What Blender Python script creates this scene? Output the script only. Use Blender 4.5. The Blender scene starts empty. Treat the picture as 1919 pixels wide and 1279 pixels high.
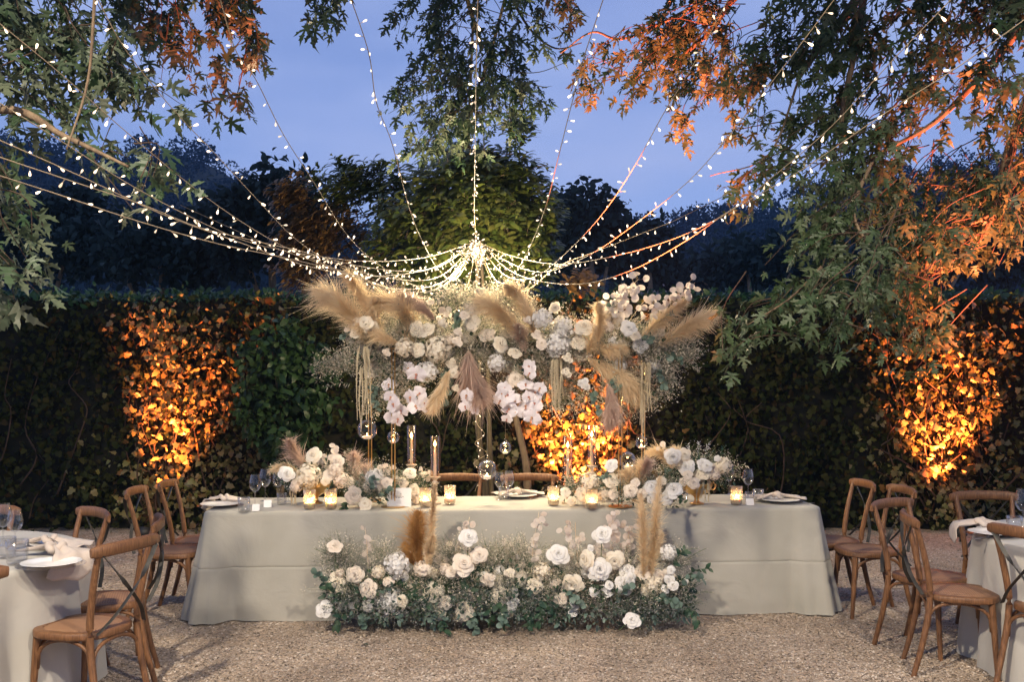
import bpy, math, random
import numpy as np
from mathutils import Vector, Matrix
from mathutils.geometry import tessellate_polygon

random.seed(7)
rng = np.random.default_rng(11)
R = math.radians
SC = bpy.context.scene
COL = SC.collection

# ------------------------------------------------------------------ camera, sky, light, exposure
FPX, HZ, CH = 1865.7, 701.0, 1.70            # focal length in photo pixels, horizon row, eye height
cam_d = bpy.data.cameras.new('camera'); cam = bpy.data.objects.new('camera', cam_d); COL.objects.link(cam)
cam_d.lens = 35; cam_d.sensor_width = 36; cam_d.shift_y = 61.5/1919
cam_d.clip_start = 0.05; cam_d.clip_end = 3000
cam.location = (0, 0, CH); cam.rotation_euler = (R(90), 0, 0)
SC.camera = cam

world = bpy.data.worlds.new('World'); SC.world = world; world.use_nodes = True
wn = world.node_tree.nodes; wl = world.node_tree.links
for n in list(wn): wn.remove(n)
w_out = wn.new('ShaderNodeOutputWorld'); w_bg = wn.new('ShaderNodeBackground')
sky = wn.new('ShaderNodeTexSky'); sky.sky_type = 'NISHITA'; sky.sun_disc = False
sky.sun_elevation = R(28); sky.sun_rotation = R(185); sky.ozone_density = 3.0; sky.air_density = 1.2; sky.dust_density = 0.2
w_bg.inputs['Strength'].default_value = 0.056
# soft twilight cloud veil
w_tc = wn.new('ShaderNodeTexCoord'); w_map = wn.new('ShaderNodeMapping'); w_map.inputs['Scale'].default_value = (1.5, 1.5, 5)
w_no = wn.new('ShaderNodeTexNoise'); w_no.inputs['Scale'].default_value = 1.6; w_no.inputs['Detail'].default_value = 5
w_rp = wn.new('ShaderNodeMapRange'); w_rp.inputs['From Min'].default_value = 0.42; w_rp.inputs['From Max'].default_value = 0.66
w_rp.inputs['To Min'].default_value = 0.50; w_rp.inputs['To Max'].default_value = 0.97
w_tint = wn.new('ShaderNodeMix'); w_tint.data_type = 'RGBA'; w_tint.blend_type = 'MULTIPLY'; w_tint.inputs[0].default_value = 1.0
w_tint.inputs[7].default_value = (0.95, 1.18, 2.0, 1)
w_mix = wn.new('ShaderNodeMix'); w_mix.data_type = 'RGBA'
w_mix.inputs[7].default_value = (7.7, 9.7, 16.6, 1)
wl.new(w_tc.outputs['Generated'], w_map.inputs[0]); wl.new(w_map.outputs[0], w_no.inputs['Vector'])
wl.new(w_no.outputs['Fac'], w_rp.inputs['Value']); wl.new(w_rp.outputs[0], w_mix.inputs[0])
wl.new(sky.outputs[0], w_tint.inputs[6]); wl.new(w_tint.outputs[2], w_mix.inputs[6])
wl.new(w_mix.outputs[2], w_bg.inputs['Color']); wl.new(w_bg.outputs[0], w_out.inputs[0])

sun_d = bpy.data.lights.new('sun', 'SUN'); sun = bpy.data.objects.new('sun', sun_d); COL.objects.link(sun)
sun_d.energy = 0.02; sun_d.angle = R(30); sun_d.color = (0.8, 0.85, 1.0)      # after sunset: next to nothing is left
sun.rotation_euler = (R(62), 0, R(-5))

KEY_W, FILL_W, UP_W = 2050.0, 1300.0, 2600.0
SC.view_settings.view_transform = 'Standard'; SC.view_settings.look = 'None'
SC.view_settings.exposure = -0.06; SC.view_settings.gamma = 1.0; SC.view_settings.use_curve_mapping = False
SC.render.engine = 'CYCLES'
SC.cycles.use_denoising = True
SC.cycles.max_bounces = 7; SC.cycles.volume_bounces = 0; SC.cycles.transparent_max_bounces = 24
SC.cycles.sample_clamp_indirect = 4.0
SC.cycles.caustics_reflective = False; SC.cycles.caustics_refractive = False

# ------------------------------------------------------------------ helpers
def at(px, py, Y):
    return Vector(((px-959.5)/FPX*Y, Y, CH-(py-HZ)/FPX*Y))
TZ = 0.755
def tp(px, py, z=TZ):                       # a point on a table top from its place in the photograph
    Y = FPX*(CH-z)/(py-HZ)
    return Vector(((px-959.5)/FPX*Y, Y, z))
def gp(px, py): return tp(px, py, 0.0)

class MB:
    def __init__(s): s.v = []; s.f = []
    def add(s, V, F):
        o = len(s.v); s.v.extend([tuple(map(float, p)) for p in V]); s.f.extend([tuple(i+o for i in f) for f in F]); return s
def mesh(name, mb, mat, smooth=True, sharp=None):
    me = bpy.data.meshes.new(name)
    if isinstance(mb, MB): me.from_pydata(mb.v, [], mb.f)
    else:
        V, F = mb; k = F.shape[1]
        me.vertices.add(len(V)); me.vertices.foreach_set('co', np.ascontiguousarray(V, dtype=np.float32).ravel())
        me.loops.add(F.size); me.loops.foreach_set('vertex_index', np.ascontiguousarray(F, dtype=np.int32).ravel())
        me.polygons.add(len(F)); me.polygons.foreach_set('loop_start', np.arange(0, F.size, k, dtype=np.int32))
        me.polygons.foreach_set('loop_total', np.full(len(F), k, dtype=np.int32))
        me.update(calc_edges=True); me.validate()
    if smooth:
        me.shade_smooth()
        if sharp: me.set_sharp_from_angle(angle=R(sharp))
    if mat: me.materials.append(mat)
    return me
WM = {}
def empty(name, loc=(0,0,0), rz=0.0, label=None, cat=None, group=None):
    o = bpy.data.objects.new(name, None); COL.objects.link(o); o.empty_display_size = 0.1
    o.location = loc; o.rotation_euler = (0, 0, rz)
    tag(o, label, cat, group)
    WM[o.name] = Matrix.Translation(Vector(loc)) @ Matrix.Rotation(rz, 4, 'Z')
    return o
def tag(o, label=None, cat=None, group=None, kind=None):
    if label: o['label'] = label
    if cat: o['category'] = cat
    if group: o['group'] = group
    if kind: o['kind'] = kind
    return o
def obj(name, data, parent=None, M=None, local=True):
    """link data as one object; local=False: mesh/M given in world space under a translated parent"""
    o = bpy.data.objects.new(name, data); COL.objects.link(o)
    if parent is not None:
        o.parent = parent
        if not local: o.matrix_parent_inverse = WM[parent.name].inverted()
    if M is not None: o.matrix_basis = M
    base = WM.get(parent.name, Matrix()) if (parent is not None and local) else Matrix()
    WM[o.name] = base @ (M if M is not None else Matrix())
    return o
def build(name, mb, mat, parent=None, M=None, local=True, smooth=True, sharp=None):
    return obj(name, mesh(name, mb, mat, smooth, sharp), parent, M, local)
def kids(o): return [c for c in COL.objects if c.parent == o]
def copy_tree(o, parent=None):
    c = o.copy(); COL.objects.link(c)
    if parent is not None: c.parent = parent
    for ch in list(o.children): copy_tree(ch, c)
    return c
def TRS(loc, rz=0, s=1.0):
    return Matrix.Translation(Vector(loc)) @ Matrix.Rotation(rz, 4, 'Z') @ Matrix.Scale(s, 4)

def sweep(pts, prof, scales=None, up=(0,0,1), cap=True, closed=False):
    """profile (list of (a,b)) carried along pts; a along side, b along up"""
    pts = [Vector(p) for p in pts]; n = len(pts); k = len(prof); V = []; F = []
    upv = Vector(up)
    for i, p in enumerate(pts):
        if closed: t = pts[(i+1) % n]-pts[i-1]
        else: t = pts[min(i+1, n-1)]-pts[max(i-1, 0)]
        t.normalize()
        s = t.cross(upv)
        if s.length < 1e-4: s = t.cross(Vector((0.3, 1, 0.2)))
        s.normalize(); u = s.cross(t).normalized()
        sc = scales[i] if scales is not None else 1.0
        for a, b in prof: V.append(p + s*(a*sc) + u*(b*sc))
    m = n if closed else n-1
    for i in range(m):
        for j in range(k):
            a = i*k+j; b = i*k+(j+1) % k; c = ((i+1) % n)*k+(j+1) % k; d = ((i+1) % n)*k+j
            F.append((a, b, c, d))
    if cap and not closed:
        F.append(tuple(range(k))[::-1]); F.append(tuple((n-1)*k+j for j in range(k)))
    return V, F
def circ(r, k=8): return [(r*math.cos(2*math.pi*j/k), r*math.sin(2*math.pi*j/k)) for j in range(k)]
def rect(w, h, b=0.2):
    x, y = w/2, h/2; c = min(w, h)*b
    return [(x-c, -y), (x, -y+c), (x, y-c), (x-c, y), (-x+c, y), (-x, y-c), (-x, -y+c), (-x+c, -y)]
def tube(pts, r, k=8, **kw):
    if isinstance(r, (int, float)): return sweep(pts, circ(r, k), **kw)
    return sweep(pts, circ(1.0, k), scales=r, **kw)
def smooth_path(ctrl, n=12):
    """Catmull-Rom through the control points"""
    P = [Vector(p) for p in ctrl]
    P = [P[0]*2-P[1]] + P + [P[-1]*2-P[-2]]
    out = []
    for i in range(1, len(P)-2):
        for j in range(n):
            t = j/n; a, b, c, d = P[i-1], P[i], P[i+1], P[i+2]
            out.append(0.5*((2*b)+(c-a)*t+(2*a-5*b+4*c-d)*t*t+(3*b-a-3*c+d)*t**3))
    out.append(P[-2]); return out
def lathe(prof, k=24, cap0=False, cap1=False, ripple=None):
    V = []; F = []
    for i, (r, z) in enumerate(prof):
        for j in range(k):
            a = 2*math.pi*j/k; rr = r*(1+(ripple(a, i) if ripple else 0))
            V.append((rr*math.cos(a), rr*math.sin(a), z))
    for i in range(len(prof)-1):
        for j in range(k):
            F.append((i*k+j, i*k+(j+1) % k, (i+1)*k+(j+1) % k, (i+1)*k+j))
    if cap0: F.append(tuple(range(k))[::-1])
    if cap1: F.append(tuple((len(prof)-1)*k+j for j in range(k)))
    return V, F
def box(x0, x1, y0, y1, z0, z1):
    V = [(x0,y0,z0),(x1,y0,z0),(x1,y1,z0),(x0,y1,z0),(x0,y0,z1),(x1,y0,z1),(x1,y1,z1),(x0,y1,z1)]
    return V, [(3,2,1,0),(4,5,6,7),(0,1,5,4),(1,2,6,5),(2,3,7,6),(3,0,4,7)]

# ---- numpy scatter
def unit(a): return a/np.maximum(np.linalg.norm(a, axis=-1, keepdims=True), 1e-9)
def frames(tip, nrm, scale):
    tip = unit(tip); s = unit(np.cross(tip, nrm)); n = np.cross(s, tip)
    M = np.stack([s, tip, n], axis=-1)
    return M*np.asarray(scale).reshape(-1, 1, 1)
def scatter(tv, tf, M, T):
    N, n = len(T), len(tv)
    V = np.einsum('nij,kj->nki', M, tv)+T[:, None, :]
    F = tf[None]+(np.arange(N)*n)[:, None, None]
    return V.reshape(-1, 3), F.reshape(-1, tf.shape[1])
def leaf_template(half, fold=0.25, droop=0.25):
    """half outline from base to tip at +y; mirrored, tessellated into triangles and bent"""
    L = [(x, y) for x, y in half]; pts = L+[(-x, y) for x, y in reversed(L[1:-1])]
    tri = tessellate_polygon([[Vector((x, y, 0)) for x, y in pts]])
    v = np.array([(x, y, fold*abs(x)-droop*y*y) for x, y in pts], float)
    return v, np.array(tri, int)
MAPLE_OUT = [(0,0),(0.05,-0.03),(0.22,-0.10),(0.27,-0.01),(0.42,0.00),(0.24,0.09),(0.11,0.15),(0.33,0.25),(0.38,0.34),(0.52,0.36),(0.47,0.45),(0.58,0.64),
                       (0.38,0.53),(0.28,0.41),(0.08,0.29),(0.12,0.50),(0.25,0.57),(0.14,0.64),(0.19,0.78),(0.09,0.80),(0,1.06)]
MAPLES = [leaf_template(MAPLE_OUT, 0.18, 0.22), leaf_template([(x*0.82, y) for x, y in MAPLE_OUT], 0.55, 0.55), leaf_template([(x*1.05, y*0.95) for x, y in MAPLE_OUT], -0.25, -0.1)]
MAPLE = MAPLES[0]
IVY = leaf_template([(0,0),(0.22,-0.10),(0.46,0.16),(0.30,0.34),(0.34,0.62),(0.12,0.80),(0,1.0)], 0.25, 0.2)
OBOV = leaf_template([(0,0),(0.05,0.15),(0.14,0.45),(0.19,0.70),(0.13,0.90),(0,1.0)], 0.35, 0.35)
OVAL = leaf_template([(0,0),(0.20,0.18),(0.27,0.45),(0.18,0.78),(0,1.0)], 0.3, 0.25)
LANCE = leaf_template([(0,0),(0.10,0.25),(0.11,0.5),(0.05,0.82),(0,1.0)], 0.3, 0.2)
ROUNDL = leaf_template([(0,0),(0.30,0.10),(0.46,0.45),(0.32,0.82),(0,0.98)], 0.2, 0.15)
SHARD = (np.array([(-0.3,0,0),(0.3,0.1,0.05),(0.1,1,0.1),(-0.35,0.7,-0.05)], float), np.array([(0,1,2),(0,2,3)], int))
def rand_dirs(n):
    return unit(rng.normal(size=(n, 3)))
def in_ellipsoid(n, c, r, shell=0.0):
    d = rand_dirs(n); q = (shell+(1-shell)*rng.random(n))**(1/3) if shell == 0 else (shell+(1-shell)*rng.random(n))
    return np.asarray(c)+d*q[:, None]*np.asarray(r)

# ------------------------------------------------------------------ materials
def mat(name): 
    m = bpy.data.materials.new(name); m.use_nodes = True; nt = m.node_tree
    for n in list(nt.nodes): nt.nodes.remove(n)
    o = nt.nodes.new('ShaderNodeOutputMaterial'); return m, nt, o
def N(nt, t, **kw):
    n = nt.nodes.new(t)
    for k, v in kw.items(): setattr(n, k, v)
    return n
def ramp(nt, stops):
    r = N(nt, 'ShaderNodeValToRGB'); e = r.color_ramp.elements
    while len(e) < len(stops): e.new(0.5)
    for i, (p, c) in enumerate(stops): e[i].position = p; e[i].color = (*c, 1)
    return r
def pbr(name, col, rough=0.6, metal=0.0, col2=None, nscale=8.0, ndetail=4, bump=0.0, bscale=60.0, spec=0.4, sub=0.0, stretch=None, sheen=0.0):
    m, nt, o = mat(name); b = N(nt, 'ShaderNodeBsdfPrincipled'); L = nt.links
    b.inputs['Roughness'].default_value = rough; b.inputs['Metallic'].default_value = metal; b.inputs['Specular IOR Level'].default_value = spec
    b.inputs['Base Color'].default_value = (*col, 1)
    if sheen: b.inputs['Sheen Weight'].default_value = sheen
    tc = N(nt, 'ShaderNodeTexCoord'); mp = N(nt, 'ShaderNodeMapping'); L.new(tc.outputs['Object'], mp.inputs[0])
    if stretch: mp.inputs['Scale'].default_value = stretch
    if col2 is not None:
        no = N(nt, 'ShaderNodeTexNoise'); no.inputs['Scale'].default_value = nscale; no.inputs['Detail'].default_value = ndetail
        r = ramp(nt, [(0.32, col), (0.68, col2)]); L.new(mp.outputs[0], no.inputs['Vector']); L.new(no.outputs['Fac'], r.inputs[0]); L.new(r.outputs[0], b.inputs['Base Color'])
    if bump:
        n2 = N(nt, 'ShaderNodeTexNoise'); n2.inputs['Scale'].default_value = bscale; n2.inputs['Detail'].default_value = 3
        bp = N(nt, 'ShaderNodeBump'); bp.inputs['Strength'].default_value = bump; bp.inputs['Distance'].default_value = 0.01
        L.new(mp.outputs[0], n2.inputs['Vector']); L.new(n2.outputs['Fac'], bp.inputs['Height']); L.new(bp.outputs[0], b.inputs['Normal'])
    if sub:
        b.inputs['Subsurface Weight'].default_value = sub; b.inputs['Subsurface Radius'].default_value = (0.02, 0.012, 0.008); b.inputs['Subsurface Scale'].default_value = 1.0
    L.new(b.outputs[0], o.inputs[0]); return m
def leafmat(name, cols, trans=0.35, rough=0.45, spec=0.35):
    """colour drawn per leaf (per mesh island / per object), with light passing through"""
    m, nt, o = mat(name); L = nt.links
    g = N(nt, 'ShaderNodeNewGeometry'); oi = N(nt, 'ShaderNodeObjectInfo'); ad = N(nt, 'ShaderNodeMath', operation='ADD'); fr = N(nt, 'ShaderNodeMath', operation='FRACT')
    L.new(g.outputs['Random Per Island'], ad.inputs[0]); L.new(oi.outputs['Random'], ad.inputs[1]); L.new(ad.outputs[0], fr.inputs[0])
    n = len(cols); r = ramp(nt, [(i/max(1, n-1), c) for i, c in enumerate(cols)]); L.new(fr.outputs[0], r.inputs[0])
    b = N(nt, 'ShaderNodeBsdfPrincipled'); b.inputs['Roughness'].default_value = rough; b.inputs['Specular IOR Level'].default_value = spec
    t = N(nt, 'ShaderNodeBsdfTranslucent'); mx = N(nt, 'ShaderNodeMixShader'); mx.inputs[0].default_value = trans
    L.new(r.outputs[0], b.inputs['Base Color']); L.new(r.outputs[0], t.inputs[0])
    L.new(b.outputs[0], mx.inputs[1]); L.new(t.outputs[0], mx.inputs[2]); L.new(mx.outputs[0], o.inputs[0]); return m
def glassmat(name, tint=(1,1,1), base=0.06, haze=0.0, hazecol=(0.9,0.9,0.9), mx_=0.95):
    """thin glass: clear to light, reflecting more at grazing angles"""
    m, nt, o = mat(name); L = nt.links
    tr = N(nt, 'ShaderNodeBsdfTransparent'); tr.inputs[0].default_value = (*tint, 1)
    gl = N(nt, 'ShaderNodeBsdfGlossy'); gl.inputs['Roughness'].default_value = 0.03
    lw = N(nt, 'ShaderNodeLayerWeight'); lw.inputs['Blend'].default_value = 0.35
    mr = N(nt, 'ShaderNodeMapRange'); mr.inputs['To Min'].default_value = base; mr.inputs['To Max'].default_value = mx_
    L.new(lw.outputs['Facing'], mr.inputs['Value'])
    mx = N(nt, 'ShaderNodeMixShader'); L.new(mr.outputs[0], mx.inputs[0]); L.new(tr.outputs[0], mx.inputs[1]); L.new(gl.outputs[0], mx.inputs[2])
    last = mx
    if haze:
        td = N(nt, 'ShaderNodeBsdfTranslucent'); td.inputs[0].default_value = (*hazecol, 1); m2 = N(nt, 'ShaderNodeMixShader'); m2.inputs[0].default_value = haze
        L.new(mx.outputs[0], m2.inputs[1]); L.new(td.outputs[0], m2.inputs[2]); last = m2
    L.new(last.outputs[0], o.inputs[0]); return m
def emit(name, col, s, sampled=False):
    m, nt, o = mat(name); e = N(nt, 'ShaderNodeEmission'); e.inputs[0].default_value = (*col, 1); e.inputs[1].default_value = s
    nt.links.new(e.outputs[0], o.inputs[0])
    if not sampled: m.cycles.emission_sampling = 'NONE'
    return m

M_wood = pbr('chair_wood', (0.10,0.045,0.019), 0.42, col2=(0.24,0.115,0.050), nscale=22, ndetail=8, stretch=(7,7,0.8), bump=0.25, bscale=60)
M_strap = pbr('dark_metal_strap', (0.045,0.045,0.042), 0.5, metal=0.6, col2=(0.08,0.075,0.065), nscale=30)
M_bark = pbr('bark', (0.10,0.065,0.04), 0.85, col2=(0.21,0.15,0.09), nscale=9, stretch=(3,3,0.6), bump=0.8, bscale=26)
M_barkg = pbr('bark_pale', (0.040,0.030,0.018), 0.85, col2=(0.085,0.065,0.038), nscale=9, stretch=(3,3,0.6), bump=0.6, bscale=26)
M_twig = pbr('twig', (0.045,0.026,0.016), 0.8, col2=(0.08,0.048,0.03), nscale=20)
M_gold = pbr('brushed_gold', (0.78,0.52,0.22), 0.28, metal=1.0, col2=(0.70,0.44,0.17), nscale=30)
M_wax = pbr('candle_wax', (0.88,0.80,0.66), 0.5, sub=0.6)
M_paper = pbr('card_paper', (0.76,0.74,0.71), 0.7, bump=0.05, bscale=200)
M_ink = pbr('ink', (0.16,0.14,0.13), 0.7)
M_china = pbr('china', (0.80,0.79,0.76), 0.18, spec=0.6)
M_steel = pbr('cutlery_steel', (0.45,0.43,0.40), 0.25, metal=1.0)
M_napkin = pbr('napkin_linen', (0.50,0.42,0.36), 0.9, col2=(0.57,0.49,0.42), nscale=20, bump=0.35, bscale=300, sheen=0.2)
M_black = pbr('fixture_black', (0.02,0.02,0.02), 0.5)
M_glass = glassmat('clear_glass', (0.96,0.965,0.97), 0.06, mx_=0.65)
M_crystal = glassmat('cut_glass', (0.975,0.975,0.975), 0.04, 0.03, mx_=0.6)
M_votive = glassmat('votive_glass', (1.0,0.95,0.88), 0.08, 0.22, (0.95,0.85,0.7))
M_smoke = glassmat('smoked_glass', (0.95,0.88,0.82), 0.04, mx_=0.4)
M_bulb = emit('warm_led', (1.0,0.76,0.52), 8.0)
_nt = M_bulb.node_tree; _oi = N(_nt, 'ShaderNodeObjectInfo'); _mr = N(_nt, 'ShaderNodeMapRange'); _mr.inputs['To Min'].default_value = 1.3; _mr.inputs['To Max'].default_value = 5.0
_nt.links.new(_oi.outputs['Random'], _mr.inputs['Value']); _nt.links.new(_mr.outputs[0], [n for n in _nt.nodes if n.type == 'EMISSION'][0].inputs[1])
M_flame = emit('flame', (1.0,0.62,0.25), 22.0)
M_lens = emit('uplight_lens', (1.0,0.50,0.18), 14.0)
M_wire = pbr('light_wire', (0.36,0.28,0.18), 0.5, spec=0.5)
M_fishline = pbr('hanging_thread', (0.5,0.45,0.4), 0.6)
M_mapleL = leafmat('maple_leaf', [(0.030,0.060,0.022),(0.055,0.085,0.035),(0.080,0.105,0.055),(0.040,0.075,0.030),(0.095,0.110,0.060)], 0.35)
M_mapleN = leafmat('maple_leaf_bright', [(0.030,0.065,0.026),(0.070,0.100,0.055),(0.100,0.120,0.075),(0.040,0.080,0.035),(0.120,0.130,0.090)], 0.30)
M_obov = leafmat('glossy_green_leaf', [(0.06,0.09,0.016),(0.09,0.12,0.022),(0.12,0.12,0.028),(0.08,0.11,0.022)], 0.3, 0.35, 0.5)
M_obovR = leafmat('rusty_leaf', [(0.16,0.085,0.03),(0.22,0.12,0.045),(0.12,0.08,0.03)], 0.3)
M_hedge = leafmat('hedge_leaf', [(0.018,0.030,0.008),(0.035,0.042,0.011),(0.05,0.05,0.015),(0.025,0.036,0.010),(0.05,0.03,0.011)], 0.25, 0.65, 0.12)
M_creep_lit = leafmat('creeper_leaf_lit_pale', [(0.10,0.11,0.03),(0.17,0.15,0.06),(0.22,0.18,0.09),(0.12,0.13,0.04),(0.18,0.09,0.03)], 0.25, 0.4)  # paler copy of the hedge leaf, uplight brightness put into the colour
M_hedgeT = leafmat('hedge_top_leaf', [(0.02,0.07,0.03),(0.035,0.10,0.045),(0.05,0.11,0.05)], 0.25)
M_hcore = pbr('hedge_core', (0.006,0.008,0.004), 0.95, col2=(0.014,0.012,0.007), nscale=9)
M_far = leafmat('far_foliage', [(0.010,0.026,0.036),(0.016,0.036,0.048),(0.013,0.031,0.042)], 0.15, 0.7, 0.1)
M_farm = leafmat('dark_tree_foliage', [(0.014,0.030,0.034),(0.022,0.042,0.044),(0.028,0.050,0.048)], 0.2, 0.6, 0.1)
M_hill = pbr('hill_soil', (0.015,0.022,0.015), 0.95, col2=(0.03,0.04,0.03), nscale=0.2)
def petal(name, cols, tr=0.22): return leafmat(name, cols, tr, 0.6, 0.2)
M_rose = petal('ivory_petal', [(0.86,0.77,0.60),(0.90,0.83,0.69),(0.86,0.75,0.58)])
M_blush = petal('blush_petal', [(0.86,0.74,0.60),(0.89,0.80,0.68),(0.85,0.74,0.61)])
M_white = petal('white_petal', [(0.84,0.81,0.76),(0.88,0.86,0.82),(0.80,0.76,0.68)])
M_orchid = petal('orchid_petal', [(0.86,0.79,0.79),(0.89,0.84,0.84)])
M_orlip = petal('orchid_lip', [(0.55,0.25,0.22),(0.65,0.38,0.20)])
M_lun = petal('lunaria_disc', [(0.78,0.70,0.62),(0.84,0.77,0.70),(0.74,0.64,0.56)], 0.5)
M_pampas = petal('pampas_plume', [(0.86,0.69,0.44),(0.90,0.77,0.55),(0.80,0.60,0.36)], 0.4)
M_pampasM = petal('mauve_plume', [(0.60,0.44,0.35),(0.70,0.54,0.44)], 0.4)
M_pampasO = petal('amber_plume', [(0.50,0.27,0.09),(0.58,0.35,0.14)], 0.4)
M_fill = petal('statice_filler', [(0.42,0.38,0.29),(0.54,0.48,0.38),(0.34,0.33,0.25),(0.60,0.52,0.42)], 0.3)
M_gyp = petal('gypsophila', [(0.72,0.64,0.50),(0.80,0.73,0.60),(0.62,0.56,0.44)], 0.3)
M_fillG = petal('grey_filler', [(0.20,0.22,0.20),(0.30,0.30,0.28),(0.36,0.35,0.34)], 0.3)
M_amar = petal('amaranth_strand', [(0.62,0.52,0.34),(0.70,0.61,0.43)], 0.3)
M_green = leafmat('florist_green', [(0.035,0.085,0.045),(0.06,0.11,0.06),(0.03,0.07,0.05),(0.08,0.12,0.07)], 0.25)
M_euc = leafmat('eucalyptus_leaf', [(0.12,0.19,0.15),(0.17,0.24,0.19),(0.10,0.16,0.13)], 0.25)
M_stem = pbr('green_stem', (0.07,0.13,0.05), 0.6)
M_core = pbr('arrangement_core', (0.03,0.04,0.02), 0.9, col2=(0.06,0.06,0.035), nscale=30)

def clothmat(name, c1, c2):
    m, nt, o = mat(name); L = nt.links; b = N(nt, 'ShaderNodeBsdfPrincipled'); b.inputs['Roughness'].default_value = 0.9; b.inputs['Specular IOR Level'].default_value = 0.15
    b.inputs['Sheen Weight'].default_value = 0.15
    tc = N(nt, 'ShaderNodeTexCoord'); no = N(nt, 'ShaderNodeTexNoise'); no.inputs['Scale'].default_value = 3; no.inputs['Detail'].default_value = 6
    r = ramp(nt, [(0.35, c1), (0.65, c2)]); L.new(tc.outputs['Object'], no.inputs['Vector']); L.new(no.outputs['Fac'], r.inputs[0]); L.new(r.outputs[0], b.inputs['Base Color'])
    w1 = N(nt, 'ShaderNodeTexNoise'); w1.inputs['Scale'].default_value = 2.2; w1.inputs['Detail'].default_value = 4; w1.inputs['Distortion'].default_value = 0.8
    w2 = N(nt, 'ShaderNodeTexNoise'); w2.inputs['Scale'].default_value = 260; w2.inputs['Detail'].default_value = 1
    L.new(tc.outputs['Object'], w1.inputs['Vector']); L.new(tc.outputs['Object'], w2.inputs['Vector'])
    b1 = N(nt, 'ShaderNodeBump'); b1.inputs['Strength'].default_value = 0.5; b1.inputs['Distance'].default_value = 0.04
    b2 = N(nt, 'ShaderNodeBump'); b2.inputs['Strength'].default_value = 0.35; b2.inputs['Distance'].default_value = 0.002
    L.new(w1.outputs['Fac'], b1.inputs['Height']); L.new(w2.outputs['Fac'], b2.inputs['Height']); L.new(b1.outputs[0], b2.inputs['Normal']); L.new(b2.outputs[0], b.inputs['Normal'])
    L.new(b.outputs[0], o.inputs[0]); return m
M_cloth = clothmat('sage_linen', (0.36,0.345,0.29), (0.41,0.39,0.335))
M_cloth2 = clothmat('pale_linen', (0.44,0.42,0.37), (0.49,0.47,0.42))

def gravelmat(name, island):
    m, nt, o = mat(name); L = nt.links; b = N(nt, 'ShaderNodeBsdfPrincipled'); b.inputs['Roughness'].default_value = 0.85; b.inputs['Specular IOR Level'].default_value = 0.25
    cols = [(0.0,(0.10,0.08,0.06)),(0.2,(0.46,0.36,0.26)),(0.5,(0.57,0.45,0.34)),(0.75,(0.32,0.26,0.21)),(1.0,(0.78,0.68,0.57))]
    r = ramp(nt, cols)
    if island:
        g = N(nt, 'ShaderNodeNewGeometry'); L.new(g.outputs['Random Per Island'], r.inputs[0])
    else:
        tc = N(nt, 'ShaderNodeTexCoord'); vo = N(nt, 'ShaderNodeTexVoronoi'); vo.inputs['Scale'].default_value = 75; L.new(tc.outputs['Object'], vo.inputs['Vector'])
        sp = N(nt, 'ShaderNodeSeparateColor'); L.new(vo.outputs['Color'], sp.inputs[0]); L.new(sp.outputs[0], r.inputs[0])
        bp = N(nt, 'ShaderNodeBump'); bp.inputs['Strength'].default_value = 0.9; bp.inputs['Distance'].default_value = 0.01; bp.invert = True
        L.new(vo.outputs['Distance'], bp.inputs['Height']); L.new(bp.outputs[0], b.inputs['Normal'])
    t2 = N(nt, 'ShaderNodeTexCoord'); n2 = N(nt, 'ShaderNodeTexNoise'); n2.inputs['Scale'].default_value = 1.3; n2.inputs['Detail'].default_value = 5; n2.inputs['Roughness'].default_value = 0.65
    r2 = ramp(nt, [(0.36, (0.74,0.72,0.70)), (0.62, (1.0,1.0,1.0))]); mu = N(nt, 'ShaderNodeMix', data_type='RGBA', blend_type='MULTIPLY'); mu.inputs[0].default_value = 1.0    # damp and trodden patches
    L.new(t2.outputs['Object'], n2.inputs['Vector']); L.new(n2.outputs['Fac'], r2.inputs[0]); L.new(r.outputs[0], mu.inputs[6]); L.new(r2.outputs[0], mu.inputs[7])
    L.new(mu.outputs[2], b.inputs['Base Color']); L.new(b.outputs[0], o.inputs[0]); return m
M_ground = gravelmat('gravel_bed', False); M_pebble = gravelmat('gravel_stone', True)

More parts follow.
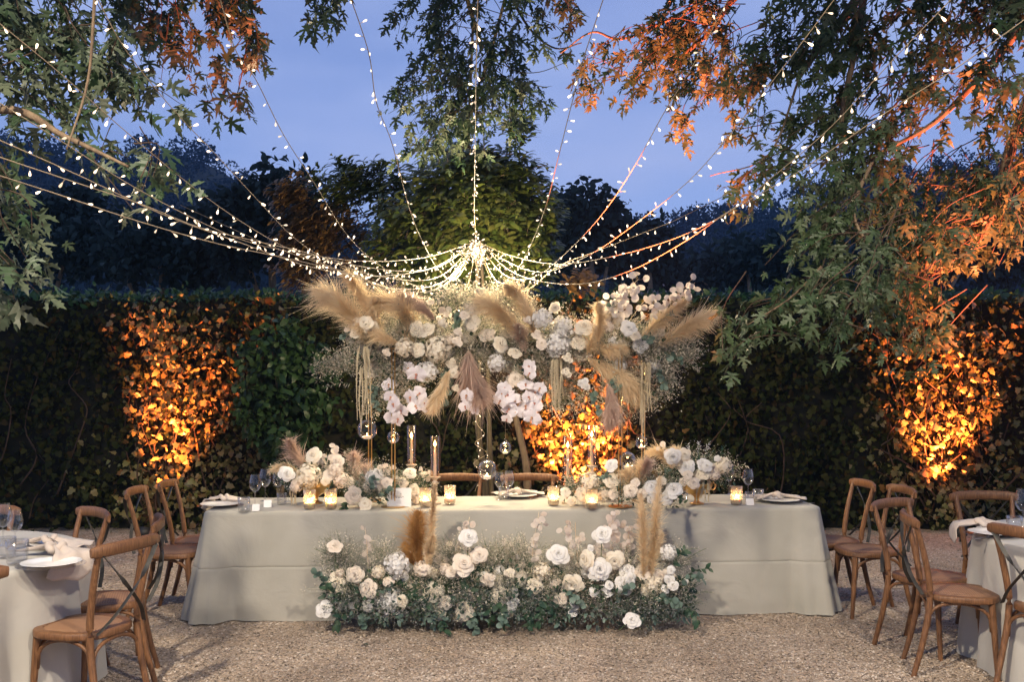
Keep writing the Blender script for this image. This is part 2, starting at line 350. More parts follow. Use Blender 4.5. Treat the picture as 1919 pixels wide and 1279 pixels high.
# ------------------------------------------------------------------ lamps
def spot_light(name, loc, target, watts, col, angle, blend=0.6, radius=0.05, parent=None):
    l = bpy.data.lights.new(name, 'SPOT'); l.energy = watts; l.color = col; l.spot_size = R(angle); l.spot_blend = blend; l.shadow_soft_size = radius
    d = (Vector(target)-Vector(loc)).to_track_quat('-Z', 'Y').to_matrix().to_4x4()
    return obj(name, l, parent, Matrix.Translation(Vector(loc)) @ d, local=(parent is None))
def flood_lamp(loc, target, watts, col, label, cut=-24.5):
    """venue floodlight on a tall tripod behind the photographer: it throws the shadows seen on cloth and gravel; a barn door is added to keep it off the hedge and trees"""
    x, y, z = loc; t = empty('floodlight', (x, y, 0), 0, label, 'floodlight', 'floodlights behind the photographer')
    build('pole', MB().add(*tube([(0,0,0.05),(0,0,z-0.2)], 0.022)), M_black, t)
    for k in range(3):
        a = k*2.094; build('leg', MB().add(*tube([(0,0,0.9),(0.6*math.cos(a),0.6*math.sin(a),0.01)], 0.014)), M_black, t)
    az = math.atan2(target[1]-y, target[0]-x); f = Vector((math.cos(az), math.sin(az), 0)); s = Vector((-f.y, f.x, 0)); c = R(cut); P = Vector(loc)
    d = (Vector(target)-P).to_track_quat('-Z', 'Y').to_matrix().to_4x4()
    build('lamp_head', MB().add(*lathe([(0.03,0.24),(0.10,0.22),(0.14,0.10),(0.15,0.05),(0.14,0.05),(0.11,0.10)], 20, cap0=True)), M_black, t, Matrix.Translation(P) @ d, local=False)
    up = Vector((0,0,1)); V = []
    for th in (0, 0.006):
        for ff, hh, ww in ((0.02,0.20,0.30),(0.90,0.90*math.tan(c),1.15)):
            for sg in (-1, 1): V.append(P+f*ff+up*(hh+th)+s*ww*sg)
    build('barn_door', MB().add(V, [(0,1,3,2),(4,6,7,5),(0,4,5,1),(2,3,7,6),(0,2,6,4),(1,5,7,3)]), M_black, t, local=False, smooth=False)  # unseen flap added to cut the flood light off hedge and boughs
    spot_light('lamp', loc, target, watts, col, 80, 0.4, 0.12, t)
flood_lamp((-2.4, 0.8, 5.2), (0.2, 6.8, 0.6), KEY_W, (1.0,0.86,0.69), 'black floodlight with a barn door on a tall tripod, beyond the left round table')
flood_lamp((2.3, 0.6, 5.2), (-0.2, 6.8, 0.6), FILL_W, (1.0,0.86,0.69), 'black floodlight with a barn door on a tall tripod, beyond the right round table')

AMBER = (1.0, 0.215, 0.055)
def uplight(px, base_y, Y, target, watts, angle, label, extra=(), col=None):
    x = (px-959.5)/FPX*Y
    t = empty('garden_uplight', (x, Y, 0), 0, label, 'uplight', 'amber uplights along the hedge')
    d = (Vector(target)-Vector((x, Y, 0.12))).to_track_quat('-Z', 'Y').to_matrix().to_4x4()
    build('spike', MB().add(*tube([(0,0,-0.02),(0,0,0.09)], 0.012)), M_black, t)
    M = Matrix.Translation((x, Y, 0.14)) @ d
    build('housing', MB().add(*lathe([(0.03,0.09),(0.055,0.08),(0.06,0.0),(0.052,0.0),(0.05,0.03)], 18, cap0=True)), M_black, t, M, local=False)
    build('lens', MB().add(*lathe([(0.001,-0.004),(0.03,-0.002),(0.05,0.004)], 18)), M_lens, t, M, local=False)
    dirv = (Vector(target)-Vector((x, Y, 0.14))).normalized()
    spot_light('lamp', Vector((x, Y, 0.14))+dirv*0.03, target, watts, col or AMBER, angle, 0.9, 0.04, t)
    for tg, w, an in extra:
        dv = (Vector(tg)-Vector((x, Y, 0.14))).normalized()
        spot_light('lamp', Vector((x, Y, 0.14))+dv*0.09, tg, w, AMBER, an, 0.8, 0.04, t)
    return t
HY = 10.75                                    # front of the hedge
uplight(272, 1006, 10.05, (-3.52, 10.80, 1.9), UP_W*1.2, 54, 'amber garden uplight at the hedge foot behind the cross-back chairs')
uplight(1085, 1000, 9.95, (0.70, 10.85, 1.5), UP_W*2.2, 62, 'amber garden uplight at the hedge foot behind the long table')
uplight(1800, 975, 10.05, (4.62, 10.85, 1.9), UP_W*1.9, 56, 'amber garden uplight at the hedge foot behind the lone high chair rail')
ROSY = (1.0, 0.19, 0.075)
uplight(1090, 1400, 4.3, (1.05, 6.5, 3.8), 12000, 26, 'amber garden uplight aimed up into the maple above the flowers', col=ROSY)
uplight(2140, 1400, 4.45, (2.74, 5.65, 2.75), 8500, 38, 'amber garden uplight aimed up into the drooping maple boughs', col=ROSY)
uplight(500, 1400, 4.6, (-1.98, 6.5, 4.3), 4000, 14, 'amber garden uplight aimed up at the topmost maple sprays', col=ROSY)

# ------------------------------------------------------------------ ground, gravel
gx = np.linspace(-1, 1, 41)
def ground():
    mb = MB(); mb.add([(-300,-40,0),(300,-40,0),(300,320,0),(-300,320,0)], [(0,1,2,3)])
    o = build('ground', mb, M_ground, smooth=False); tag(o, kind='structure')
ground()
def gravel(n=95000):
    Yy = 5.2/(1-rng.random(n)*(1-5.2/10.5)); X = (rng.random(n)*2-1)*(Yy*0.54+0.15)
    tv = np.array([(1,0,0),(0.3,0.9,0.1),(-0.8,0.55,0),(-0.9,-0.5,0.1),(0.2,-0.95,0),(0.1,0.05,0.62)], float)
    tf = np.array([(0,1,5),(1,2,5),(2,3,5),(3,4,5),(4,0,5)], int)
    a = rng.random(n)*6.283; s = 0.0045+0.006*rng.random(n)**1.6
    M = np.zeros((n,3,3)); asp = 0.6+0.5*rng.random(n)
    M[:,0,0] = np.cos(a)*s; M[:,0,1] = -np.sin(a)*s*asp; M[:,1,0] = np.sin(a)*s; M[:,1,1] = np.cos(a)*s*asp; M[:,2,2] = s*(0.7+0.7*rng.random(n))
    M[:,2,0] = s*(rng.random(n)-0.5)*0.6; M[:,2,1] = s*(rng.random(n)-0.5)*0.6
    T = np.stack([X, Yy, 0.001+0.004*rng.random(n)], -1)
    o = obj('gravel', mesh('gravel', scatter(tv, tf, M, T), M_pebble, smooth=False)); tag(o, 'pale beige crushed gravel covering the courtyard', 'gravel', kind='stuff')
gravel()

# ------------------------------------------------------------------ hills and far woods
def interp(px, pts): return float(np.interp(px, [p[0] for p in pts], [p[1] for p in pts]))
SIL = [(-700,330),(-300,250),(0,262),(200,285),(330,268),(400,290),(480,345),(560,400),(700,440),(900,450),(1050,440),(1160,425),(1240,420),(1330,402),(1400,394),(1470,372),(1600,335),(1919,290),(2600,240)]
def hills():
    YR, Y0 = 210.0, 62.0; xs = np.linspace(-700, 2600, 90); ys = np.linspace(0, 1, 24); V = []; F = []
    def hz(px, t):
        top = CH-(interp(px, SIL)+18-HZ)/FPX*YR
        return max(0.0, top*(t**1.15))-0.3
    for px in xs:
        for t in ys:
            Y = Y0+(YR-Y0)*t; V.append(((px-959.5)/FPX*YR*(0.55+0.45*t), Y, hz(px, t)))
        V.append(((px-959.5)/FPX*YR*1.1, YR+70, -1))
    k = len(ys)+1
    for i in range(len(xs)-1):
        for j in range(k-1): F.append((i*k+j, (i+1)*k+j, (i+1)*k+j+1, i*k+j+1))
    o = build('hills', MB().add(V, F), M_hill); tag(o, kind='structure')
    # crowns standing on the slope
    P = []; S = []
    for _ in range(1500):
        px = random.uniform(-250, 2150); t = random.random()**0.7; Y = Y0+(YR-Y0)*t; X = (px-959.5)/FPX*YR*(0.55+0.45*t); z = hz(px, t)
        h = random.uniform(2.2, 4.6); n = 120
        c = (X, Y, z+h*0.5); d = rand_dirs(n); d[:,2] = np.abs(d[:,2])*1.0-0.15
        P.append(np.asarray(c)+d*np.array([h*0.75, h*0.75, h])*(0.7+0.3*rng.random((n,1)))); S.append(np.full(n, h*0.15)*(0.6+0.8*rng.random(n)))
    P = np.concatenate(P); S = np.concatenate(S); n = len(P)
    V, F = scatter(*SHARD, frames(rand_dirs(n), rand_dirs(n), S), P)
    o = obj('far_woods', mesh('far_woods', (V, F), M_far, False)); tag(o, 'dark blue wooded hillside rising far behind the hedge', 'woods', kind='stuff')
hills()

def clump_tree(name, label, base, crowns, n, size, M_leaf, trunk_r=0.12, group=None, tmpl=OVAL, cat='tree', flat=0.3):
    """crowns: list of (centre, radii, weight); leaves gathered in clumps"""
    b = Vector(base); t = empty(name, b, 0, label, cat, group)
    top = Vector(crowns[0][0]); mb = MB()
    mid = b.lerp(top, 0.5)+Vector((0.1,0,0)); mb.add(*tube(smooth_path([b, mid, top], 6), [trunk_r*(1-0.6*i/12) for i in range(13)], 7))
    P = []; w = sum(c[2] for c in crowns)
    for c, r, wt in crowns:
        m = max(6, int(n*wt/w/22)); cen = in_ellipsoid(m, c, np.asarray(r)*0.88, shell=0.45)
        mb.add(*tube(smooth_path([mid, mid.lerp(Vector(c), 0.6)+Vector((0,0,0.1)), Vector(c)], 4), [trunk_r*0.5*(1-0.7*i/8) for i in range(9)], 5))
        for q in cen: P.append(q+rng.normal(size=(22,3))*np.asarray(r).mean()*0.16)
    P = np.concatenate(P); k = len(P)
    tip = rand_dirs(k)+np.array([0,-0.2,-flat]); nr = rand_dirs(k)+np.array([0,-0.5,0.5])
    V, F = scatter(*tmpl, frames(tip, nr, size*(0.6+0.7*rng.random(k))), P)
    build('trunk', mb, M_bark, t, local=False)
    o = obj('crown', mesh('crown', (V, F), M_leaf, False), t, local=False); o['kind'] = 'stuff'
    return t
def pxr(px, py, Y, rx, ry, ryd=None):
    s = FPX/Y; return (tuple(at(px, py, Y)), (rx/s, (ryd if ryd else (rx+ry)/2)/s, ry/s), rx*ry)
G_mid = 'dark trees standing behind the hedge'
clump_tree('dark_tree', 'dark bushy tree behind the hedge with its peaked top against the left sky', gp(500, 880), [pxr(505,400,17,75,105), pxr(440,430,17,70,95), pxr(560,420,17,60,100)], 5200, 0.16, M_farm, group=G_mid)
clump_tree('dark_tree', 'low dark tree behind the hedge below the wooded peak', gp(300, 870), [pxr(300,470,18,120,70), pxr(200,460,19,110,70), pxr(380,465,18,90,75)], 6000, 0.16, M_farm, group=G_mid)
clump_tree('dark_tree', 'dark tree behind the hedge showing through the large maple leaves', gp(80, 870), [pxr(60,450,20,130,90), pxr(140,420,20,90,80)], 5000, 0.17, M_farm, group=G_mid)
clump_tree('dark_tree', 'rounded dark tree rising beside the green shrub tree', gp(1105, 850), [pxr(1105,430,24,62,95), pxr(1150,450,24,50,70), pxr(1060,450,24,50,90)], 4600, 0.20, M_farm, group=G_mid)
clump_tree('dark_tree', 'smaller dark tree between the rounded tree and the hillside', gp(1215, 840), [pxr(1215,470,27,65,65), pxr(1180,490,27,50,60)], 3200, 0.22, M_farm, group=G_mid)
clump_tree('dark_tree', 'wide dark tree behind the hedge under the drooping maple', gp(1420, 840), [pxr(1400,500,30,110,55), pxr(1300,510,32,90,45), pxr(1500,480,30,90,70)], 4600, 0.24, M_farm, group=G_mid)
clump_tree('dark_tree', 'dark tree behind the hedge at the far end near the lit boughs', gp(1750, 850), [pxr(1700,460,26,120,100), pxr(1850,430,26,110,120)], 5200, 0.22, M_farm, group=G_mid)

def far_house():
    c = gp(1245, 780); b = at(1243, 620, 42); t = empty('house', (b.x, 42, 0), 0, 'small stone house with a tiled roof peeping over the hedge', 'house')
    M_wall = pbr('house_wall', (0.30,0.26,0.21), 0.9, col2=(0.38,0.33,0.27), nscale=2); M_roof = pbr('roof_tiles', (0.16,0.12,0.13), 0.9, col2=(0.24,0.19,0.19), nscale=3, bump=0.8, bscale=6)
    build('wall', MB().add(*box(-1.6,1.6,-1.5,1.5,0,4.5)), M_wall, t, smooth=False)
    rb = MB(); rb.add([(-1.8,-1.8,4.4),(1.8,-1.8,4.4),(1.5,0,5.45),(-1.5,0,5.45),(-1.8,1.8,4.4),(1.8,1.8,4.4),(-1.8,-1.8,4.3),(1.8,-1.8,4.3),(1.8,1.8,4.3),(-1.8,1.8,4.3)],
        [(0,1,2,3),(3,2,5,4),(0,3,4),(1,5,2),(0,6,7,1),(1,7,8,5),(5,8,9,4),(4,9,6,0)])
    rf = build('roof', rb, M_roof, t, smooth=False)
    for i in range(13):
        x = -1.68+i*0.28; build('tile', MB().add(*tube([(x,-1.75,4.45),(x*0.85,-0.05,5.44)], 0.07, 5)), M_roof, rf)
    for cx in (-0.65, 0.95):
        ch = MB().add(*box(cx-0.2,cx+0.2,-0.9,-0.5,4.6,5.55)); ch.add([(cx-0.28,-0.98,5.55),(cx+0.28,-0.98,5.55),(cx+0.28,-0.42,5.55),(cx-0.28,-0.42,5.55),(cx,-0.98,5.9),(cx,-0.42,5.9)], [(0,1,4),(1,2,5,4),(2,3,5),(3,0,4,5),(0,3,2,1)])
        build('chimney', ch, M_wall, rf, smooth=False)
far_house()
def haze():
    m, nt, o = mat('evening_air'); v = N(nt, 'ShaderNodeVolumePrincipled'); v.inputs['Color'].default_value = (0.36,0.60,1.0,1); v.inputs['Density'].default_value = 0.0006
    nt.links.new(v.outputs[0], o.inputs['Volume'])
    h = build('haze', MB().add(*box(-310,310,-45,330,-1,75)), m, None, smooth=False); tag(h, 'thin blue evening haze over the valley', 'haze', kind='stuff')
haze()

# ------------------------------------------------------------------ hedge
def hedge():
    t = empty('hedge', (0, HY, 0), 0, 'tall clipped hedge overgrown with creeper along the back of the courtyard', 'hedge')
    mb = MB(); n = 60
    top = 2.52; V = []; F = []
    for i in range(n+1):
        x = -8+16*i/n
        w = 0.06*math.sin(i*1.7)+0.05*math.sin(i*0.63)
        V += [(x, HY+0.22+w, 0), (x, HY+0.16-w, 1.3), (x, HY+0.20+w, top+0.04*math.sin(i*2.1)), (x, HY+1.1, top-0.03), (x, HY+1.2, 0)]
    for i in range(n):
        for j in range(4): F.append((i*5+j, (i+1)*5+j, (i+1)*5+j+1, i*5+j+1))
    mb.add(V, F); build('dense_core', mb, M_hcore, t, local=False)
    # stems
    sm = MB()
    for k in range(86):
        x = random.uniform(-5.9, 5.9) if k < 36 else random.choice((-3.55, 0.7, 4.75))+random.gauss(0, 0.45)
        p = Vector((x, HY+random.uniform(-0.08, 0.12), random.uniform(0.02, 0.5))); pts = [p]
        for q in range(random.randint(3, 6)):
            p = p+Vector((random.gauss(0, 0.17), random.gauss(0, 0.05), random.uniform(0.12, 0.5))); p.y = min(max(p.y, HY-0.22), HY+0.15); p.z = min(p.z, 2.5); pts.append(p)
        pts = smooth_path(pts, 4); sm.add(*tube(pts, [0.011*(1-0.7*i/len(pts)) for i in range(len(pts))], 5))
    build('stems', sm, M_twig, t, local=False)['kind'] = 'stuff'
    # leaves gathered in sprays on the face
    C = []; w = []
    for k in range(2300):
        x = random.uniform(-6.3, 6.3); z = random.random()*2.5; C.append((x, HY+random.uniform(0.0, 0.2), z)); w.append(0.11)
    for cx, sx in ((-3.55, 0.42), (0.70, 0.50), (4.75, 0.5)):           # paler creeper leaves placed in the uplit patches to paint in their brightness
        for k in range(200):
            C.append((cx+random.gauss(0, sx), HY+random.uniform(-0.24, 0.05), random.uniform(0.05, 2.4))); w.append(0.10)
    def place(C, w, n):
        P = np.concatenate([np.asarray(c)+rng.normal(size=(n,3))*np.array([s, s*0.55, s]) for c, s in zip(C, w)]); P = P[(P[:,2] > 0.02) & (P[:,2] < 2.56)]; k = len(P)
        tip = rand_dirs(k)*0.8+np.array([0,-0.35,-0.55]); nr = rand_dirs(k)*0.8+np.array([0,-0.7,0.3])
        return P, frames(tip, nr, 0.035+0.06*rng.random(k)**1.3)
    nh = 2300
    P, Mx = place(C[:nh], w[:nh], 10)
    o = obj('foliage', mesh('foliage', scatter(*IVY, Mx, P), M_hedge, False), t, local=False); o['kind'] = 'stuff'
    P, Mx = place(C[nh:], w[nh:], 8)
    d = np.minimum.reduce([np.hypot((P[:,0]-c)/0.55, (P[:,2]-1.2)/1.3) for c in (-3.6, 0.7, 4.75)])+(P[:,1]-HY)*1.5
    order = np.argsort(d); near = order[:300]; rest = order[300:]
    lm = mesh('leaf', IVY, M_creep_lit, False)
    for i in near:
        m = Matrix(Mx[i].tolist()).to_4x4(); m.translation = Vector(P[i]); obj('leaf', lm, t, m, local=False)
    o = obj('creeper', mesh('creeper', scatter(*IVY, Mx[rest], P[rest]), M_creep_lit, False), t, local=False); o['kind'] = 'stuff'; o['label'] = 'creeper leaves coloured paler to brighten the uplit patches'
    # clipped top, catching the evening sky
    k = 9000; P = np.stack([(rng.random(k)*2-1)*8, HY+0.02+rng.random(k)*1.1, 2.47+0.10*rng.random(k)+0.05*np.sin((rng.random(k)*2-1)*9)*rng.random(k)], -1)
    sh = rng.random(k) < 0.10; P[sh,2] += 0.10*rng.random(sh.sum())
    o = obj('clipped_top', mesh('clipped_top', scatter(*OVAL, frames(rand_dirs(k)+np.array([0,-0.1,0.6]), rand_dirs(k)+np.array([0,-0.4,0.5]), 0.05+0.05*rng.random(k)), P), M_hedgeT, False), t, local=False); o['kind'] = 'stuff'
hedge()

# ------------------------------------------------------------------ maples with sprays of cut leaves
def spray_leaves(blobs, dens=1.0, sag=0.10):
    """blobs: (px,py,Y,rx,ry, root_px,root_py, twigs, leaves_per_twig, leaf_size). Returns leaf frames, places and twig mesh"""
    MM = []; PP = []; tw = MB()
    for (px, py, Y, rx, ry, rpx, rpy, nt_, nl, size) in blobs:
        s = FPX/Y; c = at(px, py, Y); root0 = at(rpx, rpy, Y)
        for _ in range(max(2, int(nt_*dens))):
            e = Vector(in_ellipsoid(1, c, (rx/s, 0.32*(rx+ry)/s+0.12, ry/s))[0])
            root = root0+Vector(rng.normal(size=3))*0.10
            m = root.lerp(e, 0.55)+Vector((random.gauss(0,0.06), random.gauss(0,0.06), sag*random.uniform(0.2,1.4)))
            pts = smooth_path([root, m, e], 5); tw.add(*tube(pts, [0.0036*(1-0.6*i/10) for i in range(11)], 4))
            tdir = (e-m).normalized()
            for q in range(nl):
                f = 0.42+0.62*(q+random.random())/nl; idx = min(int(f*10), 9); fr = min(f*10-idx, 1.6)
                p = pts[idx].lerp(pts[idx+1], fr)
                side = Vector(rng.normal(size=3)); side = (side-side.dot(tdir)*tdir).normalized()
                pet = (side*0.8+tdir*0.4+Vector((0,0,-0.25))).normalized()
                base = p+pet*size*random.uniform(0.25,0.7)
                tip = pet*0.8+Vector((0,0,-0.38))+tdir*0.5+Vector(rng.normal(size=3))*0.35
                nr = Vector(rng.normal(size=3))*0.8+Vector((0,-0.45,0.55))
                PP.append(base); MM.append((tip, nr, size*random.choice((0.4,0.55,0.7,0.85,1.0,1.15))))
    tip = np.array([m[0] for m in MM]); nr = np.array([m[1] for m in MM]); S = np.array([m[2] for m in MM])
    return frames(tip, nr, S), np.array([tuple(p) for p in PP]), S, tw
def maple(label, base, limbs, blobs, M_leaf, nsingle=300, trunk=None, M_b=M_bark, dens=0.6):
    t = empty('maple_tree', base, 0, label, 'tree', 'maple trees over the courtyard')
    if trunk:
        for pts, r0, r1 in trunk:
            pp = smooth_path(pts, 6); build('trunk', MB().add(*tube(pp, [r0+(r1-r0)*i/(len(pp)-1) for i in range(len(pp))], 10)), M_b, t, local=False)
    for pts, r0, r1 in limbs:
        pp = smooth_path(pts, 6); build('limb', MB().add(*tube(pp, [r0+(r1-r0)*i/(len(pp)-1) for i in range(len(pp))], 7)), M_b, t, local=False)
    Mx, P, S, tw = spray_leaves(blobs, dens)
    px = 959.5+P[:,0]/P[:,1]*FPX; py = HZ-(P[:,2]-CH)/P[:,1]*FPX
    vis = (px > 0) & (px < 1919) & (py > 0) & (py < 1279)
    score = np.where(vis, S/P[:,1], 0); order = np.argsort(-score); near = order[:nsingle]; rest = order[nsingle:]
    lms = [mesh('leaf', q, M_leaf, False) for q in MAPLES]
    for i in near:
        m = Matrix(Mx[i].tolist()).to_4x4(); m.translation = Vector(P[i]); obj('leaf', lms[i % 3], t, m, local=False)
    build('twigs', tw, M_twig, t, local=False)['kind'] = 'stuff'
    VV = []; FF = []; off = 0
    for v_ in range(3):
        r_ = rest[rest % 3 == v_]; V, F = scatter(*MAPLES[v_], Mx[r_], P[r_]); VV.append(V); FF.append(F+off); off += len(V)
    o = obj('crown', mesh('crown', (np.concatenate(VV), np.concatenate(FF)), M_leaf, False), t, local=False); o['kind'] = 'stuff'
    return t

L = 0.11
left_blobs = [
 (40,150,4.5,115,120,-60,120,26,9,L),(150,60,4.9,110,75,60,-60,24,9,L),(215,170,4.7,75,80,120,20,16,9,L),(285,195,4.9,60,55,150,120,10,8,L),
 (110,245,4.9,90,60,-20,180,16,8,L),(35,400,4.7,65,85,-60,230,18,8,L),(45,505,4.35,60,50,-40,380,12,8,L),(300,345,4.5,28,22,240,300,3,6,L),
 (255,395,4.5,28,22,240,305,2,6,L),(230,300,4.9,60,35,180,270,5,7,L),(20,590,4.35,18,20,-40,520,2,6,L),(60,40,4.7,90,70,-40,-80,20,9,L),
 (250,70,6.4,80,85,200,-60,20,12,0.115),(340,35,6.4,85,55,330,-70,18,12,0.115),(430,55,6.5,60,60,420,-60,14,12,0.115),(455,125,6.5,45,40,440,40,9,11,0.115),
 (430,205,6.5,32,34,440,110,7,10,0.115),(300,110,6.2,55,50,300,-10,10,11,0.115),(615,50,6.5,42,70,640,-60,13,11,0.115)]
maple('near maple with large pale leaves reaching in from the left edge', gp(-520, 1180),
 [([at(-520,600,4.4), at(-250,280,4.4), at(0,205,4.4), at(120,255,4.4), at(240,312,4.3)], 0.034, 0.006),
  ([at(-400,450,4.5), at(-150,100,4.6), at(60,-70,5), at(330,-120,6.2), at(640,-70,6.5)], 0.05, 0.012),
  ([at(178,-10,4.5), at(165,150,4.4), at(125,280,4.3)], 0.008, 0.004), ([at(-60,210,4.2), at(-50,360,3.9), at(-30,520,3.7)], 0.02, 0.006),
  ([at(455,-60,6.5), at(462,80,6.5), at(440,200,6.5)], 0.008, 0.003)],
 left_blobs, M_mapleN, 300, dens=0.46, trunk=[([gp(-520,1180), at(-540,900,4.5), at(-500,500,4.4), at(-380,-200,4.7), at(-300,-500,5)], 0.17, 0.06)])
right_blobs = [
 (1130,150,6.5,70,48,1300,60,16,11,0.088),(1215,120,6.5,100,60,1340,30,26,12,0.088),(1255,55,6.5,70,45,1340,-40,14,11,0.088),(1330,75,6.5,70,55,1370,-40,16,11,0.088),
 (1290,190,6.5,55,45,1330,90,11,11,0.088),(1270,255,6.3,32,26,1300,170,5,9,0.088),(1080,165,6.7,35,30,1180,120,7,10,0.088),(1340,150,6.2,60,50,1390,40,11,10,0.088),
 (1470,70,5.6,110,80,1560,-60,26,12,0.088),(1420,190,5.6,80,65,1500,60,20,12,0.088),(1570,140,5.4,110,95,1640,-30,28,12,0.088),(1690,80,5.2,110,90,1760,-60,28,12,0.088),
 (1830,120,5.0,110,120,1900,-40,34,12,0.088),(1510,270,5.5,95,70,1600,140,24,12,0.088),(1630,290,5.4,105,80,1700,150,26,12,0.088),(1400,365,5.5,60,36,1540,290,12,11,0.088),
 (1385,245,5.6,45,38,1450,200,7,10,0.088),(1555,400,5.3,95,65,1630,260,24,12,0.088),(1510,475,5.2,85,50,1620,380,18,12,0.088),(1575,545,5.1,85,60,1650,420,22,12,0.088),
 (1530,630,5.0,75,48,1620,540,16,12,0.088),(1410,600,5.3,62,30,1560,540,10,11,0.088),(1375,665,5.3,50,42,1470,590,9,10,0.088),(1690,420,5.6,85,70,1740,280,22,12,0.088),
 (1800,400,5.7,80,60,1850,280,22,12,0.088),(1850,460,5.6,75,55,1880,330,20,12,0.088),(1740,480,5.6,80,50,1840,400,20,12,0.088),(1690,555,5.5,75,60,1780,460,20,12,0.088),
 (1715,640,5.5,55,70,1760,520,18,12,0.088),(1890,290,5.4,60,90,1930,130,20,12,0.088),(1760,230,5.3,85,70,1850,100,18,12,0.088),(1900,420,5.4,40,70,1940,300,10,11,0.088),
 (1640,600,5.2,40,70,1680,480,9,11,0.088)]
maple('drooping maple hanging over the right round table, its boughs lit amber', gp(2250, 1120),
 [([at(2080,-150,5.6), at(1919,210,5.6), at(1860,400,5.6), at(1838,455,5.6)], 0.05, 0.012), ([at(2080,-100,5.6), at(1750,-140,5.7), at(1560,60,5.6), at(1500,140,5.5)], 0.05, 0.015),
  ([at(1650,-130,6.0), at(1400,-20,6.5), at(1330,60,6.5), at(1260,120,6.5)], 0.03, 0.008), ([at(1625,-60,5.5), at(1605,80,5.4), at(1580,200,5.4), at(1575,280,5.4)], 0.022, 0.01),
  ([at(1919,40,5.2), at(1850,130,5.2), at(1750,230,5.3), at(1640,290,5.3)], 0.025, 0.008), ([at(1640,290,5.3), at(1600,400,5.2), at(1650,490,5.1)], 0.012, 0.006),
  ([at(1860,400,5.6), at(1790,440,5.6), at(1730,520,5.5)], 0.012, 0.005), ([at(1540,500,5.1), at(1480,560,5.2), at(1400,610,5.3)], 0.008, 0.003),
  ([at(1360,-20,6.4), at(1180,70,6.6), at(1110,60,6.8), at(1050,100,7)], 0.012, 0.004), ([at(1500,140,5.5), at(1440,290,5.5), at(1330,330,5.6)], 0.008, 0.002)],
 right_blobs, M_mapleL, 300, dens=0.55, trunk=[([gp(2250,1120), at(2230,900,5.7), at(2180,400,5.6), at(2060,-150,5.6), at(1980,-500,5.8)], 0.19, 0.07)])
mid_blobs = [
 (790,40,8.0,62,45,880,-60,17,12,0.1),(865,25,8.0,60,36,905,-70,12,12,0.1),(800,135,8.0,72,42,890,40,19,12,0.1),(885,150,8.0,55,40,905,60,11,12,0.1),
 (815,225,8.0,80,48,900,110,20,12,0.1),(915,215,8.0,60,45,905,120,13,12,0.1),(780,285,8.1,55,34,880,190,11,12,0.1),(860,290,8.3,60,34,900,200,12,11,0.1),
 (985,25,7.8,55,36,960,-60,11,11,0.1),(1060,35,7.6,55,40,1010,-50,9,11,0.1),(1015,185,8.0,48,32,930,120,11,11,0.1),(755,205,8.0,34,38,850,130,7,11,0.1),
 (965,110,8,40,34,910,30,8,11,0.1),(1040,95,7.6,36,26,1010,10,6,10,0.1),(975,250,8.2,40,28,920,180,7,11,0.1)]
TX = (905-959.5)/FPX*9.0
maple('slender maple with twin trunks wound in lights behind the long table', (TX, 9.0, 0),
 [([at(903,90,9), at(870,-20,8.4), at(840,-120,8)], 0.022, 0.015), ([at(903,150,9), at(930,60,8.5), at(960,-60,8)], 0.018, 0.010), ([at(900,120,8.8), at(895,200,8.3), at(880,290,8.1)], 0.012, 0.004),
  ([at(940,-40,8), at(990,50,7.8), at(1040,90,7.6), at(1090,80,7.5)], 0.012, 0.004), ([at(935,100,8), at(960,130,8), at(1010,135,7.9), at(1075,110,7.8)], 0.006, 0.002)],
 mid_blobs, M_mapleN, 300, dens=0.62, M_b=M_barkg,  # brighter leaf copy: lamp light on this maple put into the colour
 trunk=[([(TX+0.03,9.0,-0.02), tuple(at(909,910,9)), tuple(at(896,800,9)), tuple(at(897,640,9)), tuple(at(893,470,9)), tuple(at(880,380,9.6)), tuple(at(880,200,10.0)), tuple(at(895,-150,9.3)), tuple(at(900,-400,9))], 0.034, 0.008),
        ([(TX+0.08,9.05,-0.02), tuple(at(920,900,9.05)), tuple(at(917,800,9.05)), tuple(at(912,620,9.05)), tuple(at(905,460,9.1)), tuple(at(945,330,10.0)), tuple(at(950,260,10.1))], 0.030, 0.008)])

# added leaf crowns, unseen overhead, that shut out blue sky light
def add_sky_blocker(tree_label, cx, cy):
    for o in list(COL.objects):
        if o.get('label') == tree_label:
            n = 5200; P = np.stack([cx+(rng.random(n)-0.5)*8.5, cy+(rng.random(n)-0.5)*17, 7.4+1.9*rng.random(n)], -1)
            P = P[P[:,2] > 2.1+0.392*P[:,1]]; k = len(P)
            V, F = scatter(*MAPLE, frames(rand_dirs(k)+np.array([0,0,-0.3]), rand_dirs(k)*0.6+np.array([0,0,0.9]), 0.22+0.2*rng.random(k)), P)
            c = obj('sky_blocker_crown', mesh('sky_blocker_crown', (V, F), M_mapleL, False), o, local=False); c['kind'] = 'stuff'
add_sky_blocker('near maple with large pale leaves reaching in from the left edge', -4.2, 0.5)
add_sky_blocker('drooping maple hanging over the right round table, its boughs lit amber', 4.2, 0.5)

